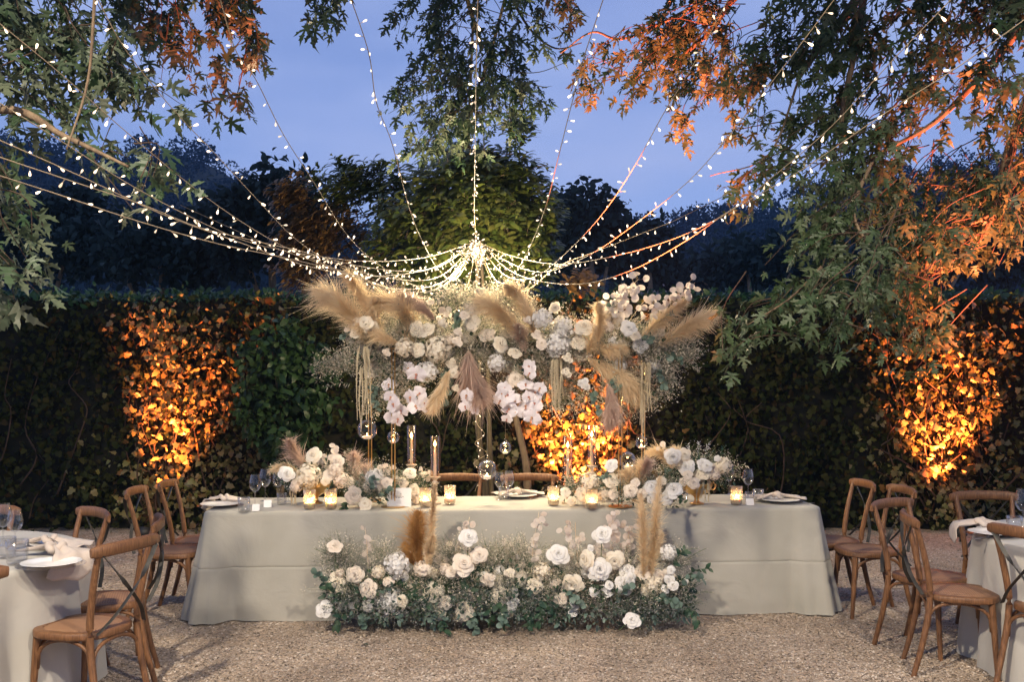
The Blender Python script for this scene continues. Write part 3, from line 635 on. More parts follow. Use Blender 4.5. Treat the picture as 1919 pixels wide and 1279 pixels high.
# shrub-like tree with rosettes of glossy leaves right behind the hub of the lights
def rosette_tree():
    base = Vector(((980-959.5)/FPX*9.9, 9.9, 0)); t = empty('broadleaf_tree', base, 0, 'rounded broadleaf tree with glossy green leaves lit by the light hub', 'tree')
    cr = [(900,300,9.4,90,45,16),(965,330,9.4,70,55,16),(830,345,9.4,80,50,16),(1010,400,9.4,50,70,14),(775,400,9.4,75,65,16),(730,470,9.5,60,50,10),(870,400,9.2,70,60,18),(940,410,9.2,60,65,18),(900,345,9.2,60,40,12),(985,470,9.2,50,50,12),(820,470,9.2,60,40,12),(900,400,9.7,120,90,34),(980,400,9.6,75,85,26),(830,430,9.7,110,85,30),(900,330,9.9,90,50,20),(760,380,9.9,80,70,22),(640,340,10.0,70,50,17),(700,330,10.0,60,45,12),
          (930,490,9.6,100,60,20),(1010,470,9.7,45,60,12),(800,510,9.7,120,40,18),(860,300,9.9,60,35,10),(975,235,9.3,28,24,5)]
    crR = [(545,370,9.9,48,55,13),(570,440,9.8,65,50,16),(620,420,9.9,65,60,16),(560,500,9.8,60,40,10),(1090,525,9.6,28,18,4),(670,500,9.8,60,40,10)]
    mb = MB(); mid = base+Vector((-0.1,0.1,1.4))
    mb.add(*tube(smooth_path([base, base+Vector((0.04,0,0.7)), mid, at(900,430,9.8)], 6), [0.05-0.0017*i for i in range(19)], 8))
    build('trunk', mb, M_bark, t, local=False)
    out = {}
    for key, lst in (('g', cr), ('r', crR)):
        P = []; TI = []; NO = []; S = []; tw = MB()
        for (px, py, Y, rx, ry, k) in lst:
            s = FPX/Y; c = at(px, py, Y); fork = mid.lerp(c, 0.55)+Vector((0,0,-0.1))
            tw.add(*tube(smooth_path([mid, fork, c], 4), [0.014-0.0012*i for i in range(9)], 5))
            for q in range(int(k*5.2)):
                e = Vector(in_ellipsoid(1, c, (rx/s, 0.5*(rx+ry)/s, ry/s), shell=0.35)[0]); ax = (e-fork).normalized()+Vector((0,-0.25,0.25)); ax.normalize()
                if q % 2 == 0: tw.add(*tube([c.lerp(e, 0.2), c.lerp(e, 0.6)+Vector((0,0,0.02)), e], [0.005,0.004,0.003], 4))
                for l in range(9):
                    d = Vector(rng.normal(size=3)); d = (d-d.dot(ax)*ax).normalized(); tip = d*0.85+ax*random.uniform(0.1,0.8)
                    P.append(e-ax*random.random()*0.09); TI.append(tip); NO.append(ax+Vector(rng.normal(size=3))*0.25); S.append(random.uniform(0.07,0.14))
        P = np.array([tuple(p) for p in P]); Mx = frames(np.array(TI), np.array(NO), np.array(S)); mt = M_obov if key == 'g' else M_obovR
        build('branches', tw, M_twig, t, local=False)
        hub = np.array(tuple(at(893, 470, 9.0))); order = np.argsort(np.linalg.norm(P-hub, axis=1)+(P[:,1]-9)*0.8); ns = 300 if key == 'g' else 0
        if ns:
            lm = mesh('leaf', OBOV, mt, False)
            for i in order[:ns]:
                m = Matrix(Mx[i].tolist()).to_4x4(); m.translation = Vector(P[i]); obj('leaf', lm, t, m, local=False)
        rest = order[ns:]
        o = obj('crown', mesh('crown', scatter(*OBOV, Mx[rest], P[rest]), mt, False), t, local=False); o['kind'] = 'stuff'
        if key == 'r': o['label'] = 'rust coloured outer leaves'
rosette_tree()
# evergreen bush in front of the hedge, left of the arrangement
clump_tree('laurel_bush', 'dark green laurel bush growing against the hedge beside the flowers', gp(520, 1000), [pxr(510,660,10.3,70,70), pxr(570,720,10.3,60,90), pxr(480,760,10.3,50,80), pxr(540,820,10.3,70,60)], 2200, 0.10, leafmat('laurel_leaf', [(0.02,0.05,0.015),(0.035,0.075,0.025),(0.03,0.06,0.02)], 0.25), 0.03, tmpl=OVAL, cat='bush')

# ------------------------------------------------------------------ string lights
def bulb_mesh():
    mb = MB().add(*lathe([(0.0014,0.0),(0.0016,0.024)], 5)); n0 = len(mb.f)
    mb.add(*lathe([(0.0020,0.020),(0.0040,0.027),(0.0060,0.036),(0.0058,0.042),(0.0034,0.046),(0.0005,0.047)], 8))
    me = mesh('bulb', mb, M_wire); me.materials.append(M_bulb)
    me.polygons.foreach_set('material_index', [0 if i < n0 else 1 for i in range(len(me.polygons))]); return me
BULB = bulb_mesh()
HUBP = (893, 452); HUBY = 8.85
def string_light(label, pts, ye, spacing=0.105, group='strands of the light canopy', closed=False, scale=1.0, Y0=HUBY):
    pts = list(pts); P2 = smooth_path([(x, y, 0) for x, y in pts], 10)
    acc = [0]
    for a, b in zip(P2[:-1], P2[1:]): acc.append(acc[-1]+(b-a).length)
    tot = acc[-1]; P3 = [at(p.x, p.y, 1/((1/Y0)*(1-s/tot)+(1/ye)*(s/tot))) for p, s in zip(P2, acc)]
    if spacing > 0.1:
        e = (P3[-1]-P3[-2]).normalized(); P3 += [P3[-1]+e*0.7, P3[-1]+e*1.4+Vector((0,0,0.06))]     # on to the anchor above the frame
    t = empty('string_light', P3[0], 0, label, 'string lights', group)
    build('wire', MB().add(*tube(P3, 0.0023, 4)), M_wire, t, local=False)
    d = spacing*0.4
    for a, b in zip(P3[:-1], P3[1:]):
        ln = (b-a).length; q = d
        while q < ln:
            p = a.lerp(b, q/ln); ax = (b-a).normalized(); rd = Vector(rng.normal(size=3)); rd = (rd-rd.dot(ax)*ax).normalized()
            dr = (rd*0.8+Vector((0,0,-0.35))+ax*random.uniform(-0.5,0.5)).normalized()
            M = Matrix.Translation(p) @ dr.to_track_quat('Z', 'Y').to_matrix().to_4x4() @ Matrix.Scale(scale*random.uniform(0.55,0.9), 4)
            obj('bulb', BULB, t, M, local=False); q += spacing*random.uniform(0.6,1.4)
        d = q-ln
H = HUBP
strands = [
 ('strand rising straight up from the hub', [H,(889,400),(890,300),(892,150),(896,-30)], 4.0),
 ('strand climbing steeply to the small top sprig of maple', [H,(868,505),(845,525),(812,492),(770,400),(735,270),(705,190),(690,95),(648,-30)], 4.2),
 ('strand ending in a frosted knot of cord high above', [H,(850,515),(790,538),(715,500),(650,440),(590,345),(530,250),(480,150),(440,90),(405,-30)], 4.0),
 ('strand crossing the big maple leaves toward the upper sky', [H,(820,520),(720,520),(620,490),(550,445),(480,372),(400,285),(320,200),(230,85),(170,-30)], 3.4),
 ('strand running down through the largest leaves', [H,(830,528),(730,540),(600,492),(500,445),(380,365),(240,250),(110,135),(-30,20)], 3.3),
 ('strand passing just under the bare bough', [H,(800,482),(690,490),(580,478),(470,455),(380,418),(250,350),(120,268),(-30,175)], 3.3),
 ('upper of the two lowest strands on the left side', [H,(820,500),(700,518),(580,500),(450,455),(300,400),(150,330),(-30,250)], 3.2),
 ('lowest strand on the left side', [H,(840,530),(760,548),(650,512),(540,485),(400,455),(250,412),(110,365),(-30,320)], 3.2),
 ('short slack strand looping under the hub toward the wooded peak', [H,(800,505),(680,500),(560,470),(470,450),(370,425),(270,385),(150,345),(-30,285)], 3.4),
 ('strand climbing beside the green tree to the amber leaves', [H,(925,520),(950,528),(985,480),(1022,390),(1045,300),(1070,200),(1095,105),(1140,-30)], 4.2),
 ('strand crossing the open sky over the rounded tree', [H,(945,515),(1000,520),(1060,475),(1130,400),(1190,310),(1245,210),(1300,120),(1380,-30)], 4.0),
 ('strand running up beside the hanging bare twig', [H,(950,490),(1020,510),(1110,475),(1210,405),(1300,330),(1390,225),(1480,110),(1585,-30)], 3.4),
 ('upper of the two lowest strands on the right side', [H,(960,480),(1050,495),(1160,478),(1270,445),(1360,400),(1450,330),(1560,235),(1680,105),(1810,-30)], 3.3),
 ('lowest strand on the right side', [H,(970,515),(1080,533),(1180,508),(1280,455),(1370,395),(1500,320),(1650,218),(1800,122),(1950,15)], 3.2),
 ('strand sagging deepest below the hub on the right side', [H,(930,540),(985,545),(1045,500),(1120,470)], 7.6),
 ('strand sagging deepest below the hub on the left side', [H,(870,545),(800,560),(730,540),(650,512)], 7.4),
]
for lb, p, ye in strands: string_light('warm fairy light '+lb, p, ye)
string_light('short tail of fairy lights hanging straight down from the hub', [H,(897,470),(891,490),(896,510),(892,530),(895,545)], 8.8, 0.016, 'light clusters on the trunk')
string_light('fairy lights wound round the top of the slender trunk at the hub', [(886,448),(902,456),(884,466),(904,474),(882,480),(906,488),(885,470),(900,460)], 8.8, 0.012, 'light clusters on the trunk', scale=1.5)
string_light('fairy lights wound down the slender trunk behind the long table', [(912,535),(900,560),(893,640),(905,745),(893,790),(908,815),(890,832),(912,850),(888,870),(915,890),(897,905),(890,922)], 8.9, 0.075, 'light clusters on the trunk', Y0=8.9)
hub_l = bpy.data.lights.new('hub_glow', 'POINT'); hub_l.energy = 300; hub_l.color = (1.0,0.80,0.50); hub_l.shadow_soft_size = 0.12
for o in list(COL.objects):
    if o.name.startswith('string_light') and o.get('label', '').startswith('short tail'):
        obj('lamp', hub_l, o, Matrix.Translation(at(893, 505, 7.95)), local=False)
    if o.name.startswith('string_light') and 'sagging deepest' in o.get('label', ''):       # the thick festoon of bulbs right above the flowers
        l2 = bpy.data.lights.new('festoon_glow', 'POINT'); l2.energy = 40; l2.color = (1.0,0.78,0.48); l2.shadow_soft_size = 0.2
        obj('lamp', l2, o, Matrix.Translation(at(800, 520, 7.75) if 'left' in o['label'] else at(985, 520, 7.75)), local=False)

# ------------------------------------------------------------------ cross-back chairs
def make_chair():
    """cross-back bistro chair, facing +Y, origin on the ground under the seat centre"""
    t = empty('cross_back_chair', (0,0,0))
    # seat: rounded trapezoid frame with a woven panel
    def seat_ring(s, z): 
        out = []
        for i in range(28):
            a = 2*math.pi*i/28; c, q = math.cos(a), math.sin(a)
            x = math.copysign(abs(c)**0.72, c)*0.205; y = math.copysign(abs(q)**0.72, q)*0.205
            x *= 1+0.10*y/0.205
            out.append((x*s, y*s, z))
        return out
    mb = MB(); rings = [seat_ring(0.96,0.425), seat_ring(1.0,0.432), seat_ring(1.0,0.456), seat_ring(0.97,0.463), seat_ring(0.80,0.463), seat_ring(0.80,0.44)]
    V = sum(rings, []); F = []
    for r in range(len(rings)-1):
        for j in range(28): F.append((r*28+j, r*28+(j+1) % 28, (r+1)*28+(j+1) % 28, (r+1)*28+j))
    F.append(tuple(range(28))[::-1]); mb.add(V, F)
    seat = build('seat', mb, M_wood, t, sharp=50)
    cv = [(0,0,0.470)]; cf = []
    for s, z in ((0.4,0.4695),(0.7,0.466),(0.815,0.460)): cv += seat_ring(s, z)
    for j in range(28): cf.append((0, 1+j, 1+(j+1) % 28))
    for r in range(2):
        for j in range(28): cf.append((1+r*28+j, 1+(r+1)*28+j, 1+(r+1)*28+(j+1) % 28, 1+r*28+(j+1) % 28))
    m, nt, o = mat('woven_cane') if 'woven_cane' not in bpy.data.materials else (bpy.data.materials['woven_cane'], None, None)
    if nt:
        Lk = nt.links; b = N(nt, 'ShaderNodeBsdfPrincipled'); b.inputs['Roughness'].default_value = 0.6
        tc = N(nt, 'ShaderNodeTexCoord'); ck = N(nt, 'ShaderNodeTexChecker'); ck.inputs['Scale'].default_value = 110; ck.inputs['Color1'].default_value = (0.34,0.19,0.10,1); ck.inputs['Color2'].default_value = (0.22,0.11,0.055,1)
        mp = N(nt, 'ShaderNodeMapping'); mp.inputs['Rotation'].default_value = (0,0,R(45)); Lk.new(tc.outputs['Object'], mp.inputs[0]); Lk.new(mp.outputs[0], ck.inputs['Vector'])
        bp = N(nt, 'ShaderNodeBump'); bp.inputs['Strength'].default_value = 0.6; bp.inputs['Distance'].default_value = 0.003; Lk.new(ck.outputs['Fac'], bp.inputs['Height']); Lk.new(bp.outputs[0], b.inputs['Normal'])
        Lk.new(ck.outputs['Color'], b.inputs['Base Color']); Lk.new(b.outputs[0], o.inputs[0])
    build('woven_panel', MB().add(cv, cf), m, seat)
    for s in (-1, 1):
        pp = smooth_path([(s*0.176,-0.268,0.0),(s*0.168,-0.212,0.22),(s*0.160,-0.178,0.45),(s*0.172,-0.205,0.66),(s*0.190,-0.260,0.875)], 6)
        n = len(pp); build('back_post', MB().add(*tube(pp, [0.0145+0.004*math.sin(math.pi*i/(n-1)) for i in range(n)], 10)), M_wood, t, sharp=60)
        pf = smooth_path([(s*0.172,0.172,0.0),(s*0.166,0.158,0.2),(s*0.158,0.142,0.44)], 5)
        build('leg', MB().add(*tube(pf, [0.0135+0.006*i/(len(pf)-1) for i in range(len(pf))], 10)), M_wood, t, sharp=60)
    # curved top rail, bent backwards, rounded ends
    rail = smooth_path([(-0.232,-0.250,0.862),(-0.12,-0.283,0.870),(0,-0.295,0.872),(0.12,-0.283,0.870),(0.232,-0.250,0.862)], 6); n = len(rail)
    sc = [min(1, 0.72+0.28*min(i, n-1-i)/2) for i in range(n)]
    build('top_rail', MB().add(*sweep(rail, rect(0.026,0.062,0.42), sc)), M_wood, t, sharp=50)
    for s in (-1, 1):                                    # two flat metal straps crossing behind the back
        yo = -0.012 if s < 0 else -0.019
        st = smooth_path([(s*0.178,-0.262+yo,0.845),(s*0.09,-0.275+yo,0.74),(0,-0.272+yo,0.645),(-s*0.09,-0.252+yo,0.55),(-s*0.165,-0.206+yo,0.462)], 5)
        strap = build('cross_strap', MB().add(*sweep(st, rect(0.003,0.022,0.2), up=(1*s,0,1))), M_strap, t, sharp=40)
        build('screw', MB().add(*lathe([(0.007,0),(0.006,0.003),(0.001,0.004)], 8, cap0=True)), M_strap, strap, Matrix.Translation((s*0.178,-0.262+yo-0.002,0.845)) @ Matrix.Rotation(R(90), 4, 'X'))
    # bentwood arches under the seat
    def arch(p0, p1, h):
        p0, p1 = Vector(p0), Vector(p1); pts = []
        for i in range(13):
            a = math.pi*i/12; f = (1-math.cos(a))/2; pts.append(p0.lerp(p1, f)+Vector((0,0,h*math.sin(a)**0.55)))
        build('brace', MB().add(*tube(pts, 0.010, 7, up=(0.3,0.9,0.1))), M_wood, t)
    arch((-0.155,0.148,0.27),(0.155,0.148,0.27),0.148); arch((-0.155,-0.19,0.28),(0.155,-0.19,0.28),0.138)
    arch((-0.160,0.14,0.27),(-0.160,-0.185,0.28),0.145); arch((0.160,0.14,0.27),(0.160,-0.185,0.28),0.145)
    return t
chair0 = make_chair(); chair_used = [False]
def chair(rail_xy, face, label, group):
    """rail_xy: where the middle of the top rail is; face: direction the chair looks"""
    f = Vector((face[0], face[1], 0)).normalized(); c = Vector((rail_xy[0], rail_xy[1], 0))+f*0.285
    rz = math.atan2(-f.x, f.y)
    o = chair0 if not chair_used[0] else copy_tree(chair0)
    chair_used[0] = True
    o.location = c; o.rotation_euler = (0,0,rz); tag(o, label, 'chair', group); return o
GW, GE, GM = 'chairs round the left table', 'chairs round the right table', 'chairs at the long table'
chair((-1.845,4.83), (-0.94,0.34), 'wooden cross-back chair in full view beside the left round table, back towards the viewer', GW)
chair((-1.97,5.58), (-0.95,-0.31), 'wooden cross-back chair seen edge-on behind the nearest full chair of the left table', GW)
chair((-2.46,5.92), (-0.70,-0.70), 'wooden cross-back chair facing the viewer across the left table, dark hedge behind its back', GW)
chair((-3.22,6.08), (0.0,-1.0), 'wooden chair of which only the rail end shows above the left glasses', GW)
chair((-2.30,4.05), (-0.59,0.80), 'wooden chair cut off by the left frame edge with one strap showing', GW)
chair((-2.67,7.00), (1.0,0.05), 'nearer of two wooden chairs at the left end of the long table', GM)
chair((-2.60,7.44), (1.0,0.05), 'farther of two wooden chairs at the left end of the long table', GM)
chair((2.66,7.47), (-1.0,-0.05), 'farther of two wooden chairs at the right end of the long table', GM)
chair((2.80,7.08), (-1.0,-0.05), 'nearer of two wooden chairs at the right end of the long table', GM)
chair((2.40,6.36), (0.60,-0.80), 'wooden cross-back chair with leather-brown seat standing between long table and right table', GE)
chair((2.27,5.75), (0.97,-0.22), 'wooden cross-back chair in full view pulled up to the right round table', GE)
chair((2.66,5.20), (0.91,0.41), 'wooden cross-back chair cut off by the right frame edge, strap crossing its back', GE)
chair((3.20,6.78), (0.0,-1.0), 'wooden chair facing the viewer behind the right table, in front of the lit hedge', GE)
chair((-0.44,7.98), (0.0,-1.0), 'wooden chair behind the long table beside the glass chimney candles', GM)
chair((0.14,7.98), (0.0,-1.0), 'wooden chair behind the long table in front of the amber leaves', GM)

# ------------------------------------------------------------------ tables and cloths
TA = math.atan2(0.27, 4.45)                                # the long table stands slightly askew
TC = Vector((0.02, 7.34, 0)); TL, TW = 4.30, 0.76
def tw(x, y, z=0): 
    c, s = math.cos(TA), math.sin(TA); return Vector((TC.x+x*c-y*s, TC.y+x*s+y*c, z))
def long_table():
    t = empty('long_table', TC, TA, 'long rectangular banquet table hidden under the sage cloth', 'table')
    build('table_top', MB().add(*box(-TL/2+0.01,TL/2-0.01,-TW/2+0.01,TW/2-0.01,0.715,0.742)), M_wood, t, smooth=False)
    for x in (-1.95,-0.75,0.75,1.95):
        for y in (-0.3,0.3): build('leg', MB().add(*tube([(x,y,0),(x,y,0.715)], 0.018)), M_black, t)
    # cloth: rounded-rectangle perimeter lowered in rings, flaring and folding towards the hem
    per = []; r = 0.05; hx, hy = TL/2, TW/2
    def addl(a, b, n):
        for i in range(n): per.append((a[0]+(b[0]-a[0])*i/n, a[1]+(b[1]-a[1])*i/n))
    def arc(cx, cy, a0, n=8):
        for i in range(n): a = a0+math.pi/2*i/n; per.append((cx+r*math.cos(a), cy+r*math.sin(a)))
    addl((-hx+r,-hy),(hx-r,-hy),120); arc(hx-r,-hy+r,-math.pi/2); addl((hx,-hy+r),(hx,hy-r),24); arc(hx-r,hy-r,0)
    addl((hx-r,hy),(-hx+r,hy),60); arc(-hx+r,hy-r,math.pi/2); addl((-hx,hy-r),(-hx,-hy+r),24); arc(-hx+r,-hy+r,math.pi)
    n = len(per); V = []; F = []; zs = [0.0,0.004,0.012,0.03,0.07,0.14,0.22,0.30,0.36,0.375,0.38,0.385,0.40,0.48,0.56,0.63,0.69,0.73,0.748]
    for k, d in enumerate(zs):
        t_ = d/0.748
        for i, (x, y) in enumerate(per):
            # outward normal
            x0, y0 = per[i-1]; x1, y1 = per[(i+1) % n]; nx, ny = (y1-y0), -(x1-x0); ln = math.hypot(nx, ny); nx, ny = nx/ln, ny/ln
            corner = math.exp(-(((abs(x)-hx)/0.16)**2+((abs(y)-hy)/0.16)**2))
            off = 0.016*min(1, d/0.012)**0.5+0.035*t_+t_*t_*(0.010*math.sin(x*9.0+1.3)+0.008*math.sin(x*23+y*17)+0.012*math.sin(y*14))
            off += corner*t_*0.09*(1+0.3*math.sin(i*1.3)) - 0.04*t_*math.exp(-((abs(x)-hx+0.20)/0.05)**2)*(y < 0)
            if abs(d-0.38) < 0.001: off -= 0.0045                           # pressed crease
            if y < 0 and -0.29 < x < 0.03 and abs(x) < hx-0.1: off -= 0.012   # the middle panel lies behind the two overlapping ones
            if t_ > 0.97: off -= 0.012*abs(math.sin(x*5+y*3))
            V.append((x+nx*off, y+ny*off, 0.752-d if d < 0.7 else 0.752-d+0.012*(0.5+0.5*math.sin(x*4+y*5))*(t_ > 0.9)))
    for k in range(len(zs)-1):
        for i in range(n): F.append((k*n+i, (k+1)*n+i, (k+1)*n+(i+1) % n, k*n+(i+1) % n))
    mb = MB(); mb.add(V, F); mb.f.append(tuple(range(n)))
    c = build('tablecloth', mb, M_cloth, None, Matrix.Translation(TC) @ Matrix.Rotation(TA, 4, 'Z'), sharp=60)
    tag(c, 'long sage linen cloth covering the flower-decked table down to the gravel', 'tablecloth')
long_table()
def round_table(c, side, rad):
    t = empty('round_table', c, 0, 'round banquet table under the pale cloth at the '+side+' edge', 'table', 'round guest tables')
    build('table_top', MB().add(*lathe([(0.01,0.742),(rad-0.01,0.742),(rad-0.01,0.715),(0.01,0.715)], 40)), M_wood, t, sharp=30)
    for k in range(4):
        a = k*1.571+0.4; build('leg', MB().add(*tube([(0.6*math.cos(a),0.6*math.sin(a),0),(0.6*math.cos(a),0.6*math.sin(a),0.715)], 0.018)), M_black, t)
    n = 180; V = [(0,0,0.752)]; F = []; ph = random.random()*6
    prof = [(0.5,0.752,0),(0.94,0.752,0),(0.99,0.751,0),(1.005,0.744,0.02),(1.012,0.72,0.1),(1.02,0.62,0.3),(1.03,0.48,0.55),(1.045,0.32,0.8),(1.06,0.15,1),(1.07,0.006,1.05)]
    for (rr, z, w) in prof:
        for i in range(n):
            a = 2*math.pi*i/n; f = (0.032*math.sin(11*a+ph)+0.022*math.sin(17*a+ph*2)+0.012*math.sin(29*a))*w
            q = rad*rr+f; V.append((q*math.cos(a), q*math.sin(a), z))
    for i in range(n): F.append((0, 1+i, 1+(i+1) % n))
    for k in range(len(prof)-1):
        for i in range(n): F.append((1+k*n+i, 1+(k+1)*n+i, 1+(k+1)*n+(i+1) % n, 1+k*n+(i+1) % n))
    cl = build('tablecloth', MB().add(V, F), M_cloth2, None, Matrix.Translation(Vector(c))); tag(cl, 'pale linen cloth hanging in folds from the round table at the '+side+' edge', 'tablecloth')
LTC, RTC = Vector((-3.17,5.18,0)), Vector((3.62,5.72,0))
round_table(LTC, 'left', 0.87); round_table(RTC, 'right', 0.87)

# ------------------------------------------------------------------ glass and tableware
def fine(prof, m=4):
    return [(p.x, p.y) for p in smooth_path([(a, b, 0) for a, b in prof], m)]
ME_wine_bowl = mesh('bowl', MB().add(*lathe(fine([(0.004,0.098),(0.020,0.104),(0.038,0.130),(0.043,0.155),(0.038,0.190),(0.031,0.222)]), 24)), M_glass)
ME_wine_stem = mesh('stem', MB().add(*lathe(fine([(0.036,0.001),(0.030,0.004),(0.010,0.008),(0.0045,0.02),(0.004,0.06),(0.006,0.099)]), 16)), M_glass)
ME_tumb = mesh('tumbler', MB().add(*lathe([(0.0,0.004),(0.034,0.002),(0.037,0.012),(0.039,0.05),(0.041,0.092),(0.039,0.092),(0.036,0.05),(0.034,0.014),(0.0,0.012)], 32, ripple=lambda a, i: 0.035*math.sin(10*a+i*0.8) if 1 < i < 7 else 0)), M_crystal)
def wine_glass(p, s, label):
    t = empty('wine_glass', p, random.random(), label, 'wine glass', 'wine glasses'); t.scale = (s,s,s)
    obj('bowl', ME_wine_bowl, t); obj('stem', ME_wine_stem, t)
def tumbler(p, s, label):
    o = obj('tumbler', ME_tumb, None, TRS(p, random.random()*6, s)); tag(o, label, 'tumbler', 'cut-glass tumblers')
def flame(parent, z, r=0.006, h=0.028, watts=1.0, x=0, y=0):
    build('flame', MB().add(*lathe(fine([(0.0005,0),(r*0.9,h*0.25),(r,h*0.4),(r*0.55,h*0.7),(0.0004,h)], 3), 8)), M_flame, parent, Matrix.Translation((x,y,z)))
    l = bpy.data.lights.new('flame_light', 'POINT'); l.energy = watts; l.color = (1.0,0.58,0.24); l.shadow_soft_size = 0.012
    obj('flame_light', l, parent, Matrix.Translation((x,y,z+h*0.5)))
ME_vot = mesh('glass', MB().add(*lathe([(0.0,0.006),(0.034,0.003),(0.039,0.012),(0.041,0.05),(0.040,0.09),(0.042,0.135),(0.039,0.135),(0.037,0.09),(0.038,0.05),(0.036,0.016),(0.0,0.014)], 36,
        ripple=lambda a, i: 0.05*math.sin(9*a+i*1.1)+0.025*math.sin(14*a) if 1 < i < 9 else 0)), M_votive)
ME_votwax = mesh('wax', MB().add(*lathe([(0.001,0.017),(0.033,0.017),(0.0335,0.045),(0.028,0.048),(0.001,0.044)], 20)), M_wax)
def votive(px, py, label):
    t = empty('votive_candle', tp(px, py), random.random()*6, label, 'candle', 'votive candles on the long table')
    obj('glass', ME_vot, t); obj('wax', ME_votwax, t); flame(t, 0.046, 0.007, 0.028, 1.6)
for px, py, lb in [(580,955,'lit votive in rippled glass under the left gold bowl, outermost of the pair'),(620,955,'lit votive in rippled glass just inside the left gold bowl pair'),
                   (797,951,'lit votive in rippled glass beside the white card'),(843,946,'lit votive in rippled glass nearest the empty table middle, by the chimney candles'),
                   (1037,948,'lit votive in rippled glass in front of the amber leaves'),(1109,954,'lit votive in rippled glass among the low ivory roses'),(1380,947,'lit votive in rippled glass next to the right wine glasses')]: votive(px, py, lb)
def chimney_candle(px, y_top, y_bot, y_flame, Y, label):
    s = FPX/Y; x = (px-959.5)/s; zt = CH-(y_top-HZ)/s; zb = CH-(y_bot-HZ)/s; zf = CH-(y_flame-HZ)/s; z0 = TZ
    t = empty('chimney_candle', (x,Y,z0), 0, label, 'candle', 'taper candles in glass chimneys'); h = zb-z0
    build('candlestick', MB().add(*lathe(fine([(0.045,0.0),(0.042,0.012),(0.016,0.03),(0.012,h*0.25),(0.022,h*0.36),(0.011,h*0.48),(0.010,h*0.66),(0.024,h*0.78),(0.012,h*0.86),(0.03,h*0.95),(0.042,h*0.985),(0.040,h)]), 20, cap1=True)), pbr('turned_stick', (0.42,0.33,0.24), 0.4, col2=(0.5,0.41,0.31), nscale=20), t)
    build('chimney', MB().add(*lathe([(0.033,h+0.002),(0.0335,zt-z0),(0.0315,zt-z0),(0.031,h+0.004)], 28)), M_smoke, t)
    build('taper', MB().add(*lathe([(0.012,h),(0.011,(zf-z0)*0.6+h*0.4),(0.009,zf-z0-0.010),(0.004,zf-z0-0.004),(0.0008,zf-z0)], 14)), M_wax, t)
    flame(t, zf-z0, 0.010, 0.050, 5.0)
chimney_candle(771, 798, 871, 822, 7.42, 'tall taper in smoked glass chimney, outermost on the left side')
chimney_candle(815, 818, 894, 838, 7.22, 'tall taper in smoked glass chimney nearer the tree trunk on the left side')
chimney_candle(1064, 818, 894, 840, 7.25, 'tall taper in smoked glass chimney nearer the tree trunk on the right side')
chimney_candle(1109, 798, 873, 820, 7.45, 'tall taper in smoked glass chimney, outermost on the right side')
def globe(px, py, rpx, Y, ytop, label):
    r = rpx/FPX*Y; c = at(px, py, Y); ztop = CH-(ytop-HZ)/FPX*Y
    t = empty('glass_globe', c, 0, label, 'glass globe', 'hanging glass globes')
    # sphere open towards the viewer
    V = []; F = []; n = 14; k = 24; a0 = 0.62
    for i in range(n+1):
        a = a0+(math.pi-a0)*i/n
        for j in range(k):
            b = 2*math.pi*j/k; V.append((r*math.sin(a)*math.cos(b), -r*math.cos(a), r*math.sin(a)*math.sin(b)))
    for i in range(n):
        for j in range(k): F.append((i*k+j, i*k+(j+1) % k, (i+1)*k+(j+1) % k, (i+1)*k+j))
    M = Matrix.Rotation(random.uniform(-0.4,0.4), 4, 'Z') @ Matrix.Rotation(R(-14), 4, 'X')
    build('globe', MB().add(V, F), M_glass, t, M)
    rim = [(r*math.sin(a0)*math.cos(q*0.2618), -r*math.cos(a0), r*math.sin(a0)*math.sin(q*0.2618)) for q in range(24)]
    build('rim', MB().add(*tube(rim, 0.0022, 6, closed=True, up=(0,1,0))), M_crystal, t, M)
    loop = [(0.008*math.cos(q*0.5236), 0, r+0.008+0.008*math.sin(q*0.5236)) for q in range(12)]
    build('loop', MB().add(*tube(loop, 0.0022, 5, closed=True, up=(0,1,0))), M_crystal, t)
    build('thread', MB().add(*tube([(0,0,r+0.014),(0,0.02,ztop-c.z)], 0.0008, 4)), M_fishline, t)
    build('tealight', MB().add(*lathe([(0.001,-r*0.92),(0.3*r+0.004,-r*0.90),(0.3*r+0.005,-r*0.60),(0.001,-r*0.60)], 16)), M_wax, t, sharp=40)
    flame(t, -r*0.58, 0.0045, 0.02, 0.35)
globe(688,806,19,7.12,690,'large glass globe with tealight hanging before the outer left rod')
globe(737,820,12,7.30,700,'small glass globe with tealight hanging by the inner left rod')
globe(913,881,19,7.20,720,'large glass globe with tealight hanging low before the tree trunk')
globe(947,840,12,7.40,740,'small glass globe with tealight hanging by the orchids')
globe(1176,864,17,7.50,720,'large glass globe half hidden behind the right rods and plumes')
globe(1202,830,12,7.20,740,'small glass globe with tealight hanging by the outer right rod')

for px, py, s, lb in [(478,948,1.0,'wine glass standing foremost in the left cluster'),(497,940,1.08,'wine glass behind the foremost one in the left cluster'),(521,938,1.0,'wine glass nearest the left gold bowl'),(540,941,0.9,'wine glass tucked against the bowl flowers'),
                      (936,937,0.92,'wine glass in the table middle nearest the large hanging globe'),(954,937,0.98,'wine glass in the table middle nearest the right plate'),(1366,928,1.08,'wine glass against the right bowl flowers'),(1402,934,1.0,'wine glass on its own beyond the easternmost votive')]:
    wine_glass(tp(px, py), s, lb)
for px, py, s, lb in [(457,959,1.05,'cut-glass tumbler nearest the left table corner'),(528,946,0.9,'cut-glass tumbler among the left wine glasses'),(944,937,1.0,'cut-glass tumbler between the two middle wine glasses'),(1421,941,1.0,'cut-glass tumbler behind the right name card'),(1405,944,0.9,'cut-glass tumbler beside the right name card'),(1282,938,0.8,'cut-glass tumbler half hidden by the right gold bowl')]:
    tumbler(tp(px, py), s, lb)
